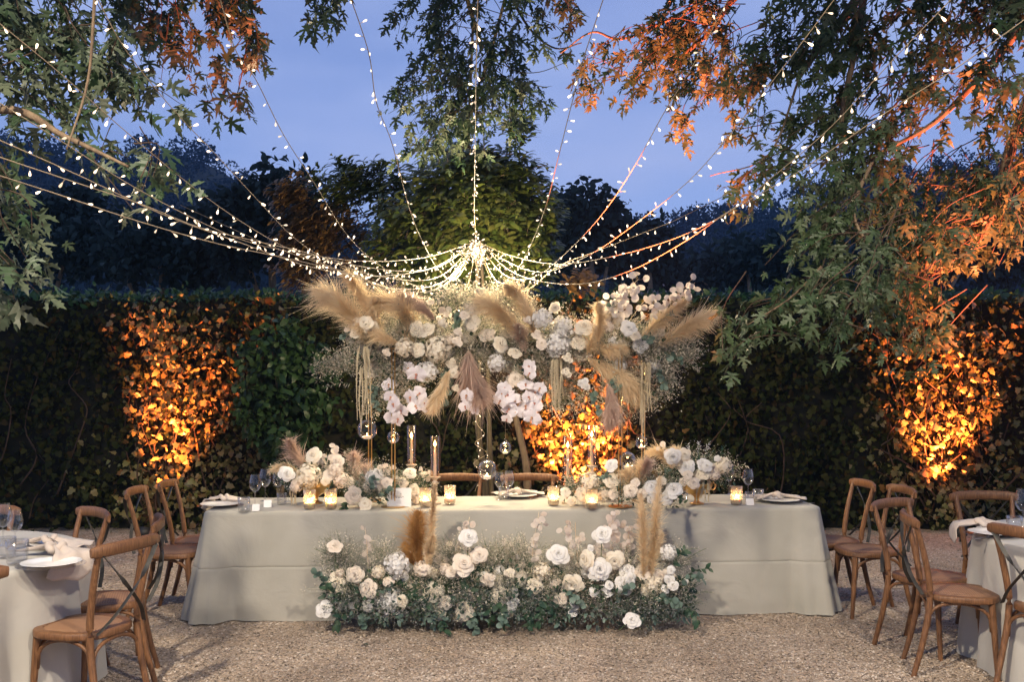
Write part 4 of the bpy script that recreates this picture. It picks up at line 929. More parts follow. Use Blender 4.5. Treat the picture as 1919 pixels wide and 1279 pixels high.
for px, py, s, lb in [(32,1058,1.3,'large cut-glass tumbler foremost on the left round table'),(12,1046,1.15,'cut-glass tumbler at the very edge of the left round table'),(1901,1000,1.1,'cut-glass tumbler on the right round table')]:
    tumbler(tp(px, py), s, lb)
wine_glass(tp(28,1030), 0.95, 'wine glass behind the tumblers on the left round table'); wine_glass(tp(6,1024), 1.05, 'wine glass half cut by the left frame edge')
wine_glass(tp(1917,992), 1.1, 'wine glass at the right frame edge on the round table')

ME_plate = mesh('plate', MB().add(*lathe(fine([(0.001,0.006),(0.07,0.006),(0.10,0.011),(0.135,0.016),(0.137,0.014),(0.10,0.006),(0.06,0.001)], 3), 36)), M_china)
ME_charger = mesh('charger', MB().add(*lathe(fine([(0.001,0.004),(0.11,0.004),(0.155,0.010),(0.157,0.008),(0.11,0.001)], 3), 40)), M_crystal)
def plate(p, label):
    t = empty('plate_setting', p, 0, label, 'plate', 'dinner plates'); obj('charger', ME_charger, t); obj('plate', ME_plate, t, Matrix.Translation((0,0,0.008)))
def napkin(p, rz, label, drop=0.0, s=1.0):
    """knotted linen napkin: a gathered knot with two fanned tails, one may hang over the edge"""
    t = empty('napkin', p, rz, label, 'napkin', 'knotted linen napkins'); t.scale = (s,s,s)
    for sg, ln, wd, nm in ((1,0.20,0.085,'tail'),(-1,0.14,0.06,'tail')):
        V = []; F = []; nu, nv = 14, 9
        for i in range(nu):
            u = i/(nu-1)
            for j in range(nv):
                v = j/(nv-1)*2-1; w = 0.018+wd*u**0.8
                x = sg*(0.015+ln*u)-0.03*u*v*v; y = v*w+0.01*math.sin(5*u)
                z = 0.026*(1-u)**1.5+0.006+0.011*math.sin(v*5.5+u*3)*(1-0.4*u)
                if drop and sg > 0:
                    e = max(0, x-0.10); 
                    if e > 0: x = 0.10+0.03*min(1, e/0.04); z = z-max(0, e-0.02)*drop
                V.append((x, y, z))
        for i in range(nu-1):
            for j in range(nv-1): F.append((i*nv+j, (i+1)*nv+j, (i+1)*nv+j+1, i*nv+j+1))
        o = build(nm, MB().add(V, F), M_napkin, t); m = o.modifiers.new('s', 'SOLIDIFY'); m.thickness = 0.003
    kn = [(0.020*math.cos(a)*(1+0.2*math.sin(3*a)), 0.028*math.sin(a), 0.026+0.010*math.sin(2*a)) for a in [q*0.3927 for q in range(16)]]
    build('knot', MB().add(*tube(kn, 0.016, 8, closed=True)), M_napkin, t)
def cutlery(p, rz, kind, label):
    if kind == 'knife': mb = MB().add(*sweep([(0,-0.10,0.004),(0,-0.01,0.005),(0,0.02,0.004),(0,0.11,0.003)], rect(0.012,0.003), [1,0.9,1.5,0.5]))
    else:
        mb = MB().add(*sweep(smooth_path([(0,-0.10,0.004),(0,0.0,0.004),(0,0.04,0.008),(0,0.055,0.010)], 4), rect(0.010,0.003), [1.1,1,0.9,0.8,0.7,0.6,0.6,0.7,0.9,1.3,1.8,2.0,2.1]))
        for k in range(4): mb.add(*sweep([(-0.009+k*0.006,0.053,0.010),(-0.009+k*0.006,0.10,0.006)], rect(0.003,0.002)))
    o = build(kind, mb, M_steel, None, TRS(p, rz), sharp=40); tag(o, label, kind, 'cutlery')
plate(tp(413,950), 'glass charger and plate at the left end of the long table'); napkin(tp(420,945)+Vector((0,0,0.022)), 2.9, 'knotted napkin at the left end of the long table', 0.9)
plate(tp(1462,942), 'glass charger and plate at the right end of the long table'); napkin(tp(1455,940)+Vector((0,0,0.022)), 0.1, 'knotted napkin at the right end of the long table')
cutlery(tp(1490,946), 1.3, 'knife', 'steel knife beyond the right plate of the long table'); cutlery(tp(1500,944), 1.35, 'fork', 'steel fork beyond the right plate of the long table')
plate(tp(972,933), 'plate in the table middle before the chair on the amber side'); napkin(tp(968,932)+Vector((0,0,0.022)), 0.4, 'knotted napkin on the middle plate of the long table')
plate(tp(96,1062), 'glass charger and plate on the left round table'); napkin(tp(105,1046)+Vector((0,0,0.02)), -0.62, 'knotted napkin with one tail hanging off the left round table', 1.0, 1.3)
plate(tp(108,1025), 'far plate on the left round table'); napkin(tp(92,1028)+Vector((0,0,0.02)), -0.2, 'knotted napkin on the far plate of the left round table', 0, 1.1)
cutlery(tp(150,1042), 0.5, 'knife', 'steel knife beside the hanging napkin of the left table')
plate(tp(1862,1004), 'glass charger and plate on the right round table'); napkin(tp(1838,995)+Vector((0,0,0.02)), 2.9, 'knotted napkin hanging off the right round table', 0.9, 1.2)
cutlery(tp(1842,1010), -1.0, 'fork', 'steel fork on the near rim of the right table')
def small_card(px, py, w, h, label, rz=0.0):
    t = build('name_card', MB().add(*sweep([(-w/2,0,0),(w/2,0,0)], [(-0.02,0),(0,h),(0.02,0),(0.018,0),(0,h-0.003),(-0.018,0)])), M_paper, None, TRS(tp(px, py), rz+TA), smooth=False)
    tag(t, label, 'name card', 'folded name cards')
small_card(502,951,0.055,0.05,'small folded name card between the left wine glasses'); small_card(480,958,0.05,0.045,'small folded name card beside the foremost left tumbler'); small_card(1405,947,0.055,0.045,'small folded name card by the easternmost votive')
def sign_card():
    p = tp(748, 951); t = empty('table_sign', p, TA+0.05, 'white card with handwriting leaning on the table front among the roses', 'sign')
    tilt = Matrix.Rotation(R(-14), 4, 'X')
    card = build('card', MB().add(*box(-0.085,0.085,-0.003,0.003,0.0,0.135)), M_paper, t, tilt, smooth=False)
    st = [[(-0.036,0.100),(-0.040,0.080),(-0.044,0.050)],[(-0.030,0.070),(-0.026,0.078),(-0.020,0.072),(-0.022,0.064),(-0.016,0.066),(-0.010,0.076),(-0.006,0.068),(-0.002,0.066),(0.004,0.088),(0.002,0.064),(0.008,0.072),(0.012,0.064),(0.018,0.066),(0.024,0.074),(0.034,0.070)],[(0.004,0.090),(0.012,0.094),(0.018,0.088)]]
    mb = MB()
    for s in st: mb.add(*tube(smooth_path([(x,-0.0036,z) for x, z in s], 5), 0.0013, 4))
    build('handwriting', mb, M_ink, card)
    build('prop', MB().add(*sweep([(0,0.0,0.09),(0,0.055,0.0)], rect(0.03,0.003))), M_paper, t, smooth=False)
sign_card()

# ------------------------------------------------------------------ flowers
def petal_patch(w, h, cup, curl, nu=5, nv=5):
    """a petal standing on the origin, growing along +z, hollow side facing -y (flower axis)"""
    V = []; F = []
    for i in range(nv):
        v = i/(nv-1); ww = w*(0.45+0.55*math.sin(min(1, v*1.25)*math.pi/2))*(1-0.35*max(0, v-0.75)/0.25)
        for j in range(nu):
            u = j/(nu-1)*2-1; x = u*ww; z = h*v-0.12*h*u*u*v
            y = cup*h*(math.sin(v*1.9)*0.55)-0.55*u*u*ww*(1-0.6*v)+curl*h*max(0, v-0.6)**1.5*2.2
            V.append((x, y, z))
    for i in range(nv-1):
        for j in range(nu-1): F.append((i*nu+j, i*nu+j+1, (i+1)*nu+j+1, (i+1)*nu+j))
    return V, F
def rose_mb(seed, open_=1.0, small=False):
    """unit-radius rose looking along +z: overlapping petals on nested cups round a tight scrolled heart"""
    r_ = random.Random(seed); mb = MB()
    rings = [(2,0.08,0.44,1.6),(3,0.20,0.50,1.45),(3,0.36,0.47,1.3),(4,0.55,0.36,1.25),(5,0.76,0.18,1.2),(5,0.98,-0.06,1.12)]
    if small: rings = [rings[0],rings[1],(3,0.34,0.42,1.4),(4,0.58,0.30,1.4),(5,0.85,0.08,1.35)]
    K = len(rings)
    for k, (n, rt, zt, ov) in enumerate(rings):
        f = k/(K-1); rt = rt*(0.92+0.08*open_); zt = zt-0.10*(open_-1)*f
        for q in range(n):
            a0 = 6.2832*q/n+k*1.9+r_.uniform(-0.25,0.25); half = 3.1416/n*ov; s = r_.uniform(0.88,1.12); tl = r_.uniform(-0.08,0.08); V = []; F = []; nu, nv = 8, 6
            for i in range(nv):
                v = i/(nv-1)
                for j in range(nu):
                    u = j/(nu-1)*2-1; th = a0+half*u
                    tip = 1-(0.16+0.16*f)*abs(u)**2.2+0.05*f*max(0, 1-abs(u)*4)                      # rounded petal edge
                    rr = (0.10+0.10*f)+(rt*s-0.10-0.10*f)*(v*tip)**0.85+0.05*u*(0.4+f)
                    roll = max(0, v-0.72)/0.28
                    rr += roll**1.6*(0.05+0.10*f)*open_; z = -0.42+(zt+tl+0.42)*math.sin(min(1.0, v*tip*1.06)*1.5708)-roll**2*(0.03+0.15*f*open_)
                    z += 0.015*math.sin(7*th+seed+k)*v*f
                    V.append((rr*math.cos(th), rr*math.sin(th), z))
            for i in range(nv-1):
                for j in range(nu-1): F.append((i*nu+j, i*nu+j+1, (i+1)*nu+j+1, (i+1)*nu+j))
            mb.add(V, F)
    mb.add(*lathe([(0.01,-0.5),(0.18,-0.46),(0.26,-0.34),(0.2,-0.2)], 9))
    return mb
def hyd_mb(seed, n=95):
    r_ = random.Random(seed); mb = MB()
    for i in range(n):
        z = 1-1.75*(i+0.5)/n; a = i*2.39996+r_.uniform(-0.2,0.2); q = math.sqrt(max(0, 1-z*z)); d = Vector((q*math.cos(a), q*math.sin(a), z*0.85)); c = d*r_.uniform(0.80,1.02)
        ax = (d+Vector((r_.gauss(0,0.3), r_.gauss(0,0.3), r_.gauss(0,0.3)))).normalized(); u = ax.orthogonal().normalized(); v = ax.cross(u); r0 = r_.random()*1.57; s = r_.uniform(0.16,0.22)
        for k in range(4):
            b = r0+k*1.5708; e = u*math.cos(b)+v*math.sin(b); f = u*math.cos(b+0.785)+v*math.sin(b+0.785); g = u*math.cos(b-0.785)+v*math.sin(b-0.785)
            mb.add([c, c+g*s*0.75+ax*0.03, c+e*s*1.05+ax*0.01*r_.uniform(-3,3), c+f*s*0.75+ax*0.03], [(0,1,2,3)])
    mb.add(*lathe([(0.02,-0.75),(0.5,-0.5),(0.62,0.0),(0.5,0.45),(0.05,0.62)], 10)); return mb
def orchid_mb():
    mb = MB()
    def pet(a, l, w, z=0.0):
        ca, sa = math.cos(a), math.sin(a); V = []; F = []
        for i in range(6):
            v = i/5; ww = w*math.sin(math.pi*(0.10+0.86*v))**0.8
            for j in range(5):
                u = j/4*2-1; x, y = u*ww, l*v; V.append((x*ca-y*sa, x*sa+y*ca, z+0.12*v*v-0.10*u*u*v+0.05*math.sin(3*u+v)))
        for i in range(5):
            for j in range(4): F.append((i*5+j, i*5+j+1, (i+1)*5+j+1, (i+1)*5+j))
        mb.add(V, F)
    pet(0, 0.95, 0.36); pet(2.25, 0.95, 0.36); pet(-2.25, 0.95, 0.36); pet(1.45, 1.0, 0.62, 0.04); pet(-1.45, 1.0, 0.62, 0.04)
    return mb
def orlip_mb():
    mb = MB()
    mb.add(*lathe([(0.02,0.30),(0.10,0.26),(0.14,0.12),(0.10,0.0)], 8)); mb.add([(0,-0.1,0.1),(0.14,-0.28,0.24),(0,-0.42,0.20),(-0.14,-0.28,0.24)], [(0,1,2,3)]); return mb
ROSES = {k: [mesh('rose', rose_mb(s, o), m, True, None) for s, o in ((1,0.9),(2,1.1),(3,1.0))] for k, m in (('i', M_rose), ('b', M_blush), ('w', M_white))}
SMALL = {k: [mesh('small_rose', rose_mb(s, o, True), m, True, None) for s, o in ((11,0.9),(12,1.2))] for k, m in (('i', M_rose), ('b', M_blush), ('w', M_white))}
HYD = {k: [mesh('hydrangea', hyd_mb(s, n), m, False) for s, n in ((4,95),(5,110))] for k, m in (('i', M_rose), ('b', M_blush), ('w', M_white))}
ORCH = mesh('orchid', orchid_mb(), M_orchid, True); ORLIP = mesh('lip', orlip_mb(), M_orlip, True)
def aim(p, d, s, roll=None):
    return Matrix.Translation(p) @ Vector(d).to_track_quat('Z', 'Y').to_matrix().to_4x4() @ Matrix.Rotation(random.random()*6.28 if roll is None else roll, 4, 'Z') @ Matrix.Scale(s, 4)
DISC = mesh('seed_disc', MB().add([(0,0,0.08)]+[(0.85*math.cos(j*0.628), math.sin(j*0.628), -0.05*(j % 2)) for j in range(10)], [(0, 1+j, 1+(j+1) % 10) for j in range(10)]), M_lun, False)
class Arr:
    """one flower arrangement: parts placed at their depth Y0 with scatter"""
    def __init__(s, name, label, base, Y0, cat='flower arrangement', group=None):
        s.t = empty(name, base, 0, label, cat, group); s.Y = Y0; s.stems = MB(); s.fill = []; s.core = None
    def face(s, up=0.35): return Vector((random.gauss(0,0.28), -1.0, random.gauss(up,0.28))).normalized()
    def flower(s, kind, px, py, rpx, dy=0.0, d=None, col='i'):
        Y = s.Y+dy; p = at(px, py, Y); r = rpx/FPX*Y; d = d or s.face()
        lib = {'rose': ROSES, 'small_rose': SMALL, 'hydrangea': HYD}[kind]
        me = random.choice(lib[col]); sc = r*(1.12 if kind != 'hydrangea' else 1.0)
        return obj(kind, me, s.t, aim(p, d, sc), local=False)
    def spray(s, px, py, rpx, dy=0.0, col='i', n=6):            # a spray rose: several small heads
        for k in range(n):
            a = k*2.4; q = 0.62*math.sqrt(k/n); s.flower('small_rose', px+rpx*q*math.cos(a), py+rpx*q*math.sin(a), rpx*0.42, dy+random.uniform(-0.02,0.02), col=col)
    def orchid(s, px, py, rpx, dy=0.0):
        Y = s.Y+dy; p = at(px, py, Y); d = Vector((random.gauss(0,0.45), -1, random.gauss(-0.1,0.3)))
        o = obj('orchid', ORCH, s.t, aim(p, d, rpx/FPX*Y*1.15, random.gauss(math.pi*0, 0.4)), local=False); obj('lip', ORLIP, o)
    def stem(s, a, b, r=0.0028): build('stem', MB().add(*tube(smooth_path([a, a.lerp(b, 0.5)+Vector((random.gauss(0,0.01),0,0.01)), b], 3), r, 5)), M_stem, s.t, local=False)
    def pampas(s, pts, wpx, dy=0.0, m=None, n=1100, dense=1.0, one=None):
        """plume along photo points, wpx half-width at its fullest"""
        Y = s.Y+dy; P = smooth_path([at(x, y, Y+0.04*i*random.uniform(-1,1)) for i, (x, y) in enumerate(pts)], 8); w = wpx/FPX*Y*1.2; n = int(n*2.0)
        u = rng.random(n)**0.85; idx = np.minimum((u*(len(P)-1)).astype(int), len(P)-2); fr = u*(len(P)-1)-idx
        A = np.array([tuple(p) for p in P]); base = A[idx]*(1-fr)[:,None]+A[idx+1]*fr[:,None]; ax = unit(A[np.minimum(idx+2, len(P)-1)]-A[idx])
        rd = rand_dirs(n)
        if one is not None: rd = unit(rd+np.asarray(one)*0.9)
        rd = unit(rd-(rd*ax).sum(1, keepdims=True)*ax)
        env = np.sin(np.pi*np.clip(0.10+0.86*u, 0, 1))**0.7*(0.55+0.6*rng.random(n))
        ln = w*env*1.55*(0.55+0.75*rng.random(n)+0.8*(rng.random(n) < 0.08)); grav = np.array([0,0,-1.0])
        d0 = unit(ax*0.9+rd*(0.35+0.5*rng.random((n,1)))); d1 = unit(ax*0.75+rd*0.7+grav*0.45+rand_dirs(n)*0.3)
        p1 = base+d0*(ln*0.5)[:,None]; p2 = p1+d1*(ln*0.6)[:,None]; sd = unit(np.cross(d0, rand_dirs(n))); hw = (0.0006+0.0010*rng.random(n))[:,None]*(Y/7)
        V = np.stack([base-sd*hw, base+sd*hw, p1+sd*hw*1.3, p1-sd*hw*1.3, p2], 1).reshape(-1, 3)
        k = np.arange(n)[:,None]*5; F = np.concatenate([k+np.array([[0,1,2]]), k+np.array([[0,2,3]]), k+np.array([[3,2,4]])])
        o = obj('pampas_plume', mesh('pampas_plume', (V, F), m or M_pampas, False), s.t, local=False)
        b = MB().add(*tube(P, [0.0045*(1-0.7*i/len(P)) for i in range(len(P))], 5)); build('stalk', b, m or M_pampas, o, Matrix())
        return o
    def lunaria(s, pts, n=12, rpx=8, dy=0.0, spread=16, m=None):
        Y = s.Y+dy; P = smooth_path([at(x, y, Y) for x, y in pts], 6); sc = Y/FPX; discs = []; st = MB().add(*tube(P, 0.0015, 4))
        for k in range(n):
            f = 0.25+0.75*(k+random.random()*0.5)/n; p = P[min(int(f*(len(P)-1)), len(P)-1)]; q = p+Vector((random.gauss(0,spread*0.6)*sc, random.gauss(0,0.02), random.gauss(0,spread*0.45)*sc))
            nr = Vector((random.gauss(0,0.6), -1, random.gauss(0.1,0.6))).normalized(); u = nr.orthogonal().normalized(); v = nr.cross(u); r = rpx*sc*random.uniform(0.7,1.1)
            discs.append(aim(q, nr, r)); st.add(*tube([p, q], 0.0009, 3))
        o = build('lunaria_branch', st, M_pampas, s.t, local=False)
        for D in discs: obj('seed_disc', DISC, o, D)
    def amaranth(s, px, y0, y1, wpx=4, dy=-0.1, n=4):
        Y = s.Y+dy; sc = Y/FPX; mb = MB()
        for k in range(n):
            x = px+random.uniform(-wpx, wpx)*1.6; yy = y1-random.random()*(y1-y0)*0.35; P = smooth_path([at(px*0.35+x*0.65, y0-10, Y+0.05), at(x, y0+10, Y+random.uniform(-0.03,0.03)), at(x+random.uniform(-3,3), (y0+yy)/2, Y), at(x+random.uniform(-4,4), yy, Y)], 6)
            L_ = len(P); rad = [max(0.0015, 0.0125*min(1, (i+2)/4)*(1-0.75*(i/L_))) for i in range(L_)]
            mb.add(*tube(P, [r*0.5 for r in rad], 5))
            for i in range(L_*16):
                p = P[i//16].lerp(P[min(i//16+1, L_-1)], (i % 16)/16); d = Vector(rand_dirs(1)[0]); r = rad[i//16]; q = p+d*r*0.7; t1 = d.orthogonal().normalized()*r*0.5; t2 = d.cross(t1)
                mb.add([q+t1, q+t2, q-t1, q-t2, q+d*r*0.45], [(0,1,4),(1,2,4),(2,3,4),(3,0,4)])
        build('amaranth_strand', mb, M_amar, s.t, local=False, smooth=False)
    def sprig(s, px, py, ang, lpx, m=None, tmpl=OVAL, size=0.045, n=12, dy=0.0):
        Y = s.Y+dy; sc = Y/FPX; a = at(px, py, Y+0.05); b = at(px+lpx*math.cos(ang), py-lpx*math.sin(ang), Y-random.uniform(0,0.06)); P = smooth_path([a, a.lerp(b,0.5)+Vector((0,-0.02,0.02)), b], 6); ax = (b-a).normalized()
        pl = []; ti = []; no = []
        for k in range(n):
            f = 0.15+0.85*k/(n-1); p = P[min(int(f*(len(P)-1)), len(P)-1)]; side = Vector(rng.normal(size=3)); side = (side-side.dot(ax)*ax).normalized()
            pl.append(p); ti.append(side*0.8+ax*0.6); no.append(Vector(rng.normal(size=3))*0.5+Vector((0,-0.7,0.6)))
        V, F = scatter(*tmpl, frames(np.array(ti), np.array(no), size*(0.7+0.5*rng.random(n))), np.array([tuple(q) for q in pl]))
        o = obj('leaf_sprig', mesh('leaf_sprig', (V, F), m or M_green, False), s.t, local=False); build('sprig_stem', MB().add(*tube(P, 0.0016, 4)), M_stem, o, Matrix())
    def filler(s, ells, n, size=0.006, m=None, name='filler', up=0.5):
        """airy statice: many twigs ending in tiny florets. ells: (px,py,rx,ry,dy,depth,weight)"""
        W = sum(e[6] for e in ells); TV = []; P = []; TI = []; S = []; tw = MB()
        for (px, py, rx, ry, dy, dep, wt) in ells:
            c = at(px, py, s.Y+dy); sc = (s.Y+dy)/FPX
            for q in range(int(n*wt/W)):
                e = Vector(in_ellipsoid(1, c, (rx*sc, dep, ry*sc), shell=0.15)[0]); d = (e-c); d.z += up*0.1; d.y -= 0.05; d.normalize()
                d = (d+Vector(rng.normal(size=3))*0.4).normalized(); ln = random.uniform(0.05,0.12)
                tw.add(*tube([e-d*ln*0.4, e+d*ln], [0.0011,0.0006], 3, cap=False))
                for k in range(15):
                    f = random.random(); sd = Vector(rng.normal(size=3))*0.016*(0.4+f); P.append(e+d*ln*(f*1.1)+sd); TI.append(sd+d*0.01); S.append(size*random.uniform(0.6,1.5))
        k = len(P); P = np.array([tuple(p) for p in P]); TI = np.array([tuple(p) for p in TI])
        o = obj(name, mesh(name, scatter(*SHARD, frames(TI, rand_dirs(k)+np.array([0,-0.4,0.4]), np.array(S)), P), m or M_fill, False), s.t, local=False); o['kind'] = 'stuff'
        b = build('filler_twigs', tw, M_stem, o, Matrix()); b['kind'] = 'stuff'
    def greens(s, ells, n, size=0.05, m=None, tmpl=OVAL, name='greenery'):
        W = sum(e[6] for e in ells); P = []; TI = []
        for (px, py, rx, ry, dy, dep, wt) in ells:
            c = at(px, py, s.Y+dy); sc = (s.Y+dy)/FPX; k = int(n*wt/W); q = in_ellipsoid(k, c, (rx*sc, dep, ry*sc), shell=0.2); P.append(q); TI.append(unit(q-np.array(tuple(c)))+rand_dirs(k)*0.7)
        P = np.concatenate(P); TI = np.concatenate(TI); P[:,2] = np.maximum(P[:,2], 0.02); k = len(P)
        o = obj(name, mesh(name, scatter(*tmpl, frames(TI, rand_dirs(k)+np.array([0,-0.5,0.5]), size*(0.6+0.6*rng.random(k))), P), m or M_green, False), s.t, local=False); o['kind'] = 'stuff'
    def done(s):
        pass

# ---- gold stands that carry the hanging arrangement
def gold_stand(rods, zt, label, bx):
    c = Vector((sum(r[0] for r in rods)/2, sum(r[1] for r in rods)/2, TZ))
    t = empty('flower_stand', c, 0, label, 'flower stand', 'gold flower stands')
    for (x, y) in rods:
        for dx in (-0.011, 0.011): build('rod', MB().add(*tube([(x+dx,y,TZ+0.004),(x+dx,y,zt)], 0.0045, 8)), M_gold, t, local=False)
        build('base_plate', MB().add(*[ [tuple(Vector(v)+Vector((x,y,TZ+0.0005))) for v in lathe([(0.001,0),(0.085,0),(0.085,0.006),(0.001,0.007)], 28)[0]], lathe([(0.001,0),(0.085,0),(0.085,0.006),(0.001,0.007)], 28)[1]]), M_gold, t, local=False, sharp=30)
    a, b = rods; build('cross_bar', MB().add(*sweep([(a[0],a[1],zt),(b[0],b[1],zt)], rect(0.03,0.008))), M_gold, t, local=False, smooth=False)
gold_stand([(-1.055,7.40),(-0.842,7.06)], 1.88, 'gold double-rod stand holding up the left end of the hanging flowers', 0)
gold_stand([(0.768,7.06),(0.975,7.40)], 1.88, 'gold double-rod stand holding up the right end of the hanging flowers', 0)

# ---- the big hanging arrangement
A = Arr('hanging_flower_arrangement', 'large cloud of ivory roses, orchids and pampas raised on gold rods above the table', (-0.04, 7.3, 1.88), 7.25)
tray = MB().add(*box(-1.02,0.98,7.18,7.46,1.885,1.93)); build('tray', tray, M_core, A.t, local=False, smooth=False)
for px, py, r, col in [(666,622,11,'i'),(684,606,13,'i'),(780,617,13,'i'),(798,617,13,'i'),(885,605,13,'i'),(912,627,13,'b'),(940,645,13,'i'),(965,661,11,'i'),(781,655,12,'i'),(1095,612,15,'i'),(1087,641,14,'i'),(1178,615,13,'w'),(1202,647,13,'w'),
                       (1040,577,9,'i'),(850,700,8,'i'),(700,612,9,'i'),(1015,645,9,'b'),(1190,628,9,'i'),(870,590,8,'b'),(1122,612,9,'b')]:
    A.flower('rose', px, py, r, random.uniform(-0.28,-0.16), col=col)
for px, py, r, col in [(757,652,18,'i'),(820,655,27,'i'),(1015,598,21,'w'),(1053,616,23,'w'),(1043,646,24,'w'),(930,680,18,'w'),(800,697,20,'w'),(672,606,13,'b'),(1160,686,16,'w'),(845,638,14,'b'),(1063,645,13,'w'),(900,565,12,'b'),(1140,612,12,'b')]:
    A.flower('hydrangea', px, py, r, random.uniform(-0.24,-0.12), col=col)
for px, py, r, col in [(848,683,14,'i'),(1065,671,12,'i'),(1096,720,14,'w'),(858,640,12,'b'),(860,622,10,'b'),(1062,698,12,'i'),(1007,628,12,'b'),(830,605,11,'i'),(1150,640,11,'w'),(725,660,10,'b'),(990,600,10,'b'),(855,728,9,'i')]:
    A.spray(px, py, r, random.uniform(-0.26,-0.16), col, 5)
for px, py, r in [(780,702,17),(766,690,13),(729,722,13),(731,745,13),(738,758,16),(752,770,14),(735,782,14),(744,786,15),(770,745,15),(787,738,14),(779,762,15),(795,756,11),(800,765,10),(875,742,14),(884,757,15),(872,762,12),(890,770,10),
                 (945,728,13),(951,742,15),(938,752,14),(962,750,14),(955,768,16),(967,773,14),(950,786,10),(940,738,11),(992,688,14),(993,700,12),(985,722,14),(1004,737,16),(1012,728,12),(990,745,13),(986,762,15),(1002,757,16),(997,783,16),(985,777,12),(1006,790,10)]:
    A.orchid(px, py, r, random.uniform(-0.26,-0.16))
for k in range(34):
    px = random.uniform(668,1235); py = 640+random.gauss(0,34); A.flower(random.choice(('rose','rose','hydrangea','small_rose')), px, py, random.uniform(9,15), random.uniform(-0.14,0.0), col=random.choice('iiwb'))
PM = {'p': M_pampas, 'm': M_pampasM, 'o': M_pampasO}
for pts, w, m in [([(690,650),(665,600),(630,565),(592,546)],23,'p'),([(722,640),(700,590),(672,545),(648,512)],13,'p'),([(758,655),(768,610),(752,578),(720,566),(700,572)],22,'p'),([(748,645),(715,632),(690,618),(672,613)],14,'p'),
                  ([(815,600),(795,580),(770,562),(750,556)],10,'m'),([(990,640),(955,605),(922,575),(896,562)],17,'p'),([(1004,630),(990,590),(970,555),(948,537)],14,'p'),([(1100,665),(1112,635),(1125,610),(1138,590)],10,'p'),
                  ([(1095,650),(1120,650),(1145,656),(1172,655)],12,'p'),([(1195,640),(1222,615),(1250,592),(1290,560)],11,'p'),([(1230,650),(1270,625),(1305,605),(1344,586)],16,'p'),([(1100,672),(1140,695),(1175,720),(1205,760)],18,'p'),
                  ([(878,655),(880,690),(890,720),(905,752)],24,'m'),([(842,695),(830,725),(815,755),(803,772)],11,'p'),([(1140,720),(1146,750),(1146,775),(1142,800)],14,'m'),([(1120,640),(1125,600),(1120,570)],8,'p'),([(985,660),(978,640),(970,610)],8,'m')]:
    A.pampas(pts, w*1.22, random.uniform(-0.24,-0.12), PM[m], 1700)
for pts, n, sp in [([(1110,620),(1150,580),(1175,545),(1198,522)],34,18),([(1130,630),(1165,585),(1150,545)],26,18),([(1190,610),(1230,580),(1262,560),(1300,520)],20,10),([(1180,600),(1215,560),(1240,590)],12,14),([(1120,610),(1130,575),(1170,560)],20,16),([(1240,575),(1280,555),(1302,530)],10,9),
                   ([(690,650),(660,630),(650,600)],8,12),([(820,600),(840,585),(800,565)],8,12)]:
    A.lunaria(pts, n, 8, random.uniform(-0.15,-0.02), sp)
A.amaranth(680,660,790,7,-0.26,6); A.amaranth(676,700,812,3,-0.27,2); A.amaranth(1045,680,785,8,-0.24,7); A.amaranth(1205,690,835,4,-0.2,4); A.amaranth(1216,690,775,4,-0.22,4); A.amaranth(1052,690,760,6,-0.2,3); A.amaranth(1160,700,790,3,-0.1,2)
E = [(700,650,55,45,0,0.22,1.2),(760,625,60,45,0,0.22,1.1),(830,650,70,55,0,0.22,1.3),(900,640,60,55,0,0.22,1.2),(970,640,60,60,0,0.22,1.3),(1050,650,60,55,0,0.22,1.2),(1130,650,65,50,0,0.22,1.2),(1210,655,55,50,0,0.22,1.2),
     (745,700,55,45,-0.05,0.16,0.9),(1010,700,60,60,-0.02,0.15,1.0),(1230,700,40,55,-0.05,0.14,0.8),(635,690,40,16,-0.05,0.1,0.35),(1270,665,35,28,-0.05,0.1,0.5),(850,565,60,22,0.05,0.14,0.5),(940,565,60,26,0.05,0.14,0.5),(1170,740,55,40,0,0.12,0.5),(1060,740,40,40,0,0.12,0.4),(730,750,45,30,0,0.1,0.4)]
A.filler(E, 4200, 0.009); A.filler(E, 1700, 0.011, M_gyp, 'gypsophila'); A.filler(E, 1300, 0.007, M_fillG, 'grey_filler'); A.greens(E, 600, 0.045); 
for px, py, an, l in [(640,690,2.9,55),(650,675,2.7,50),(660,720,3.3,50),(890,570,1.7,45),(860,575,1.9,45),(930,575,1.2,40),(1270,650,0.2,45),(1265,680,-0.3,50),(1245,700,-0.8,50),(1220,730,-1.3,45),(700,740,-1.9,40),(1160,750,-1.4,45),(1080,740,-1.2,40),(850,700,-1.2,35),(760,590,2.0,40),(1230,610,0.6,40)]:
    A.sprig(px, py, an, l, M_fill, LANCE, 0.035, 22, random.uniform(-0.2,0))
for px, py, an, l in [(840,705,-1.6,45),(830,690,-1.2,40),(700,720,-1.5,45),(1130,600,1.0,35),(1180,650,0.3,40),(1235,660,-0.5,45),(1110,730,-1.4,45),(850,620,1.2,30),(1230,690,-1.2,40),(1140,700,-1,35),(670,645,2.6,30)]:
    A.sprig(px, py, an, l, M_euc, ROUNDL, 0.05, 13, random.uniform(-0.2,-0.1))
A.done()

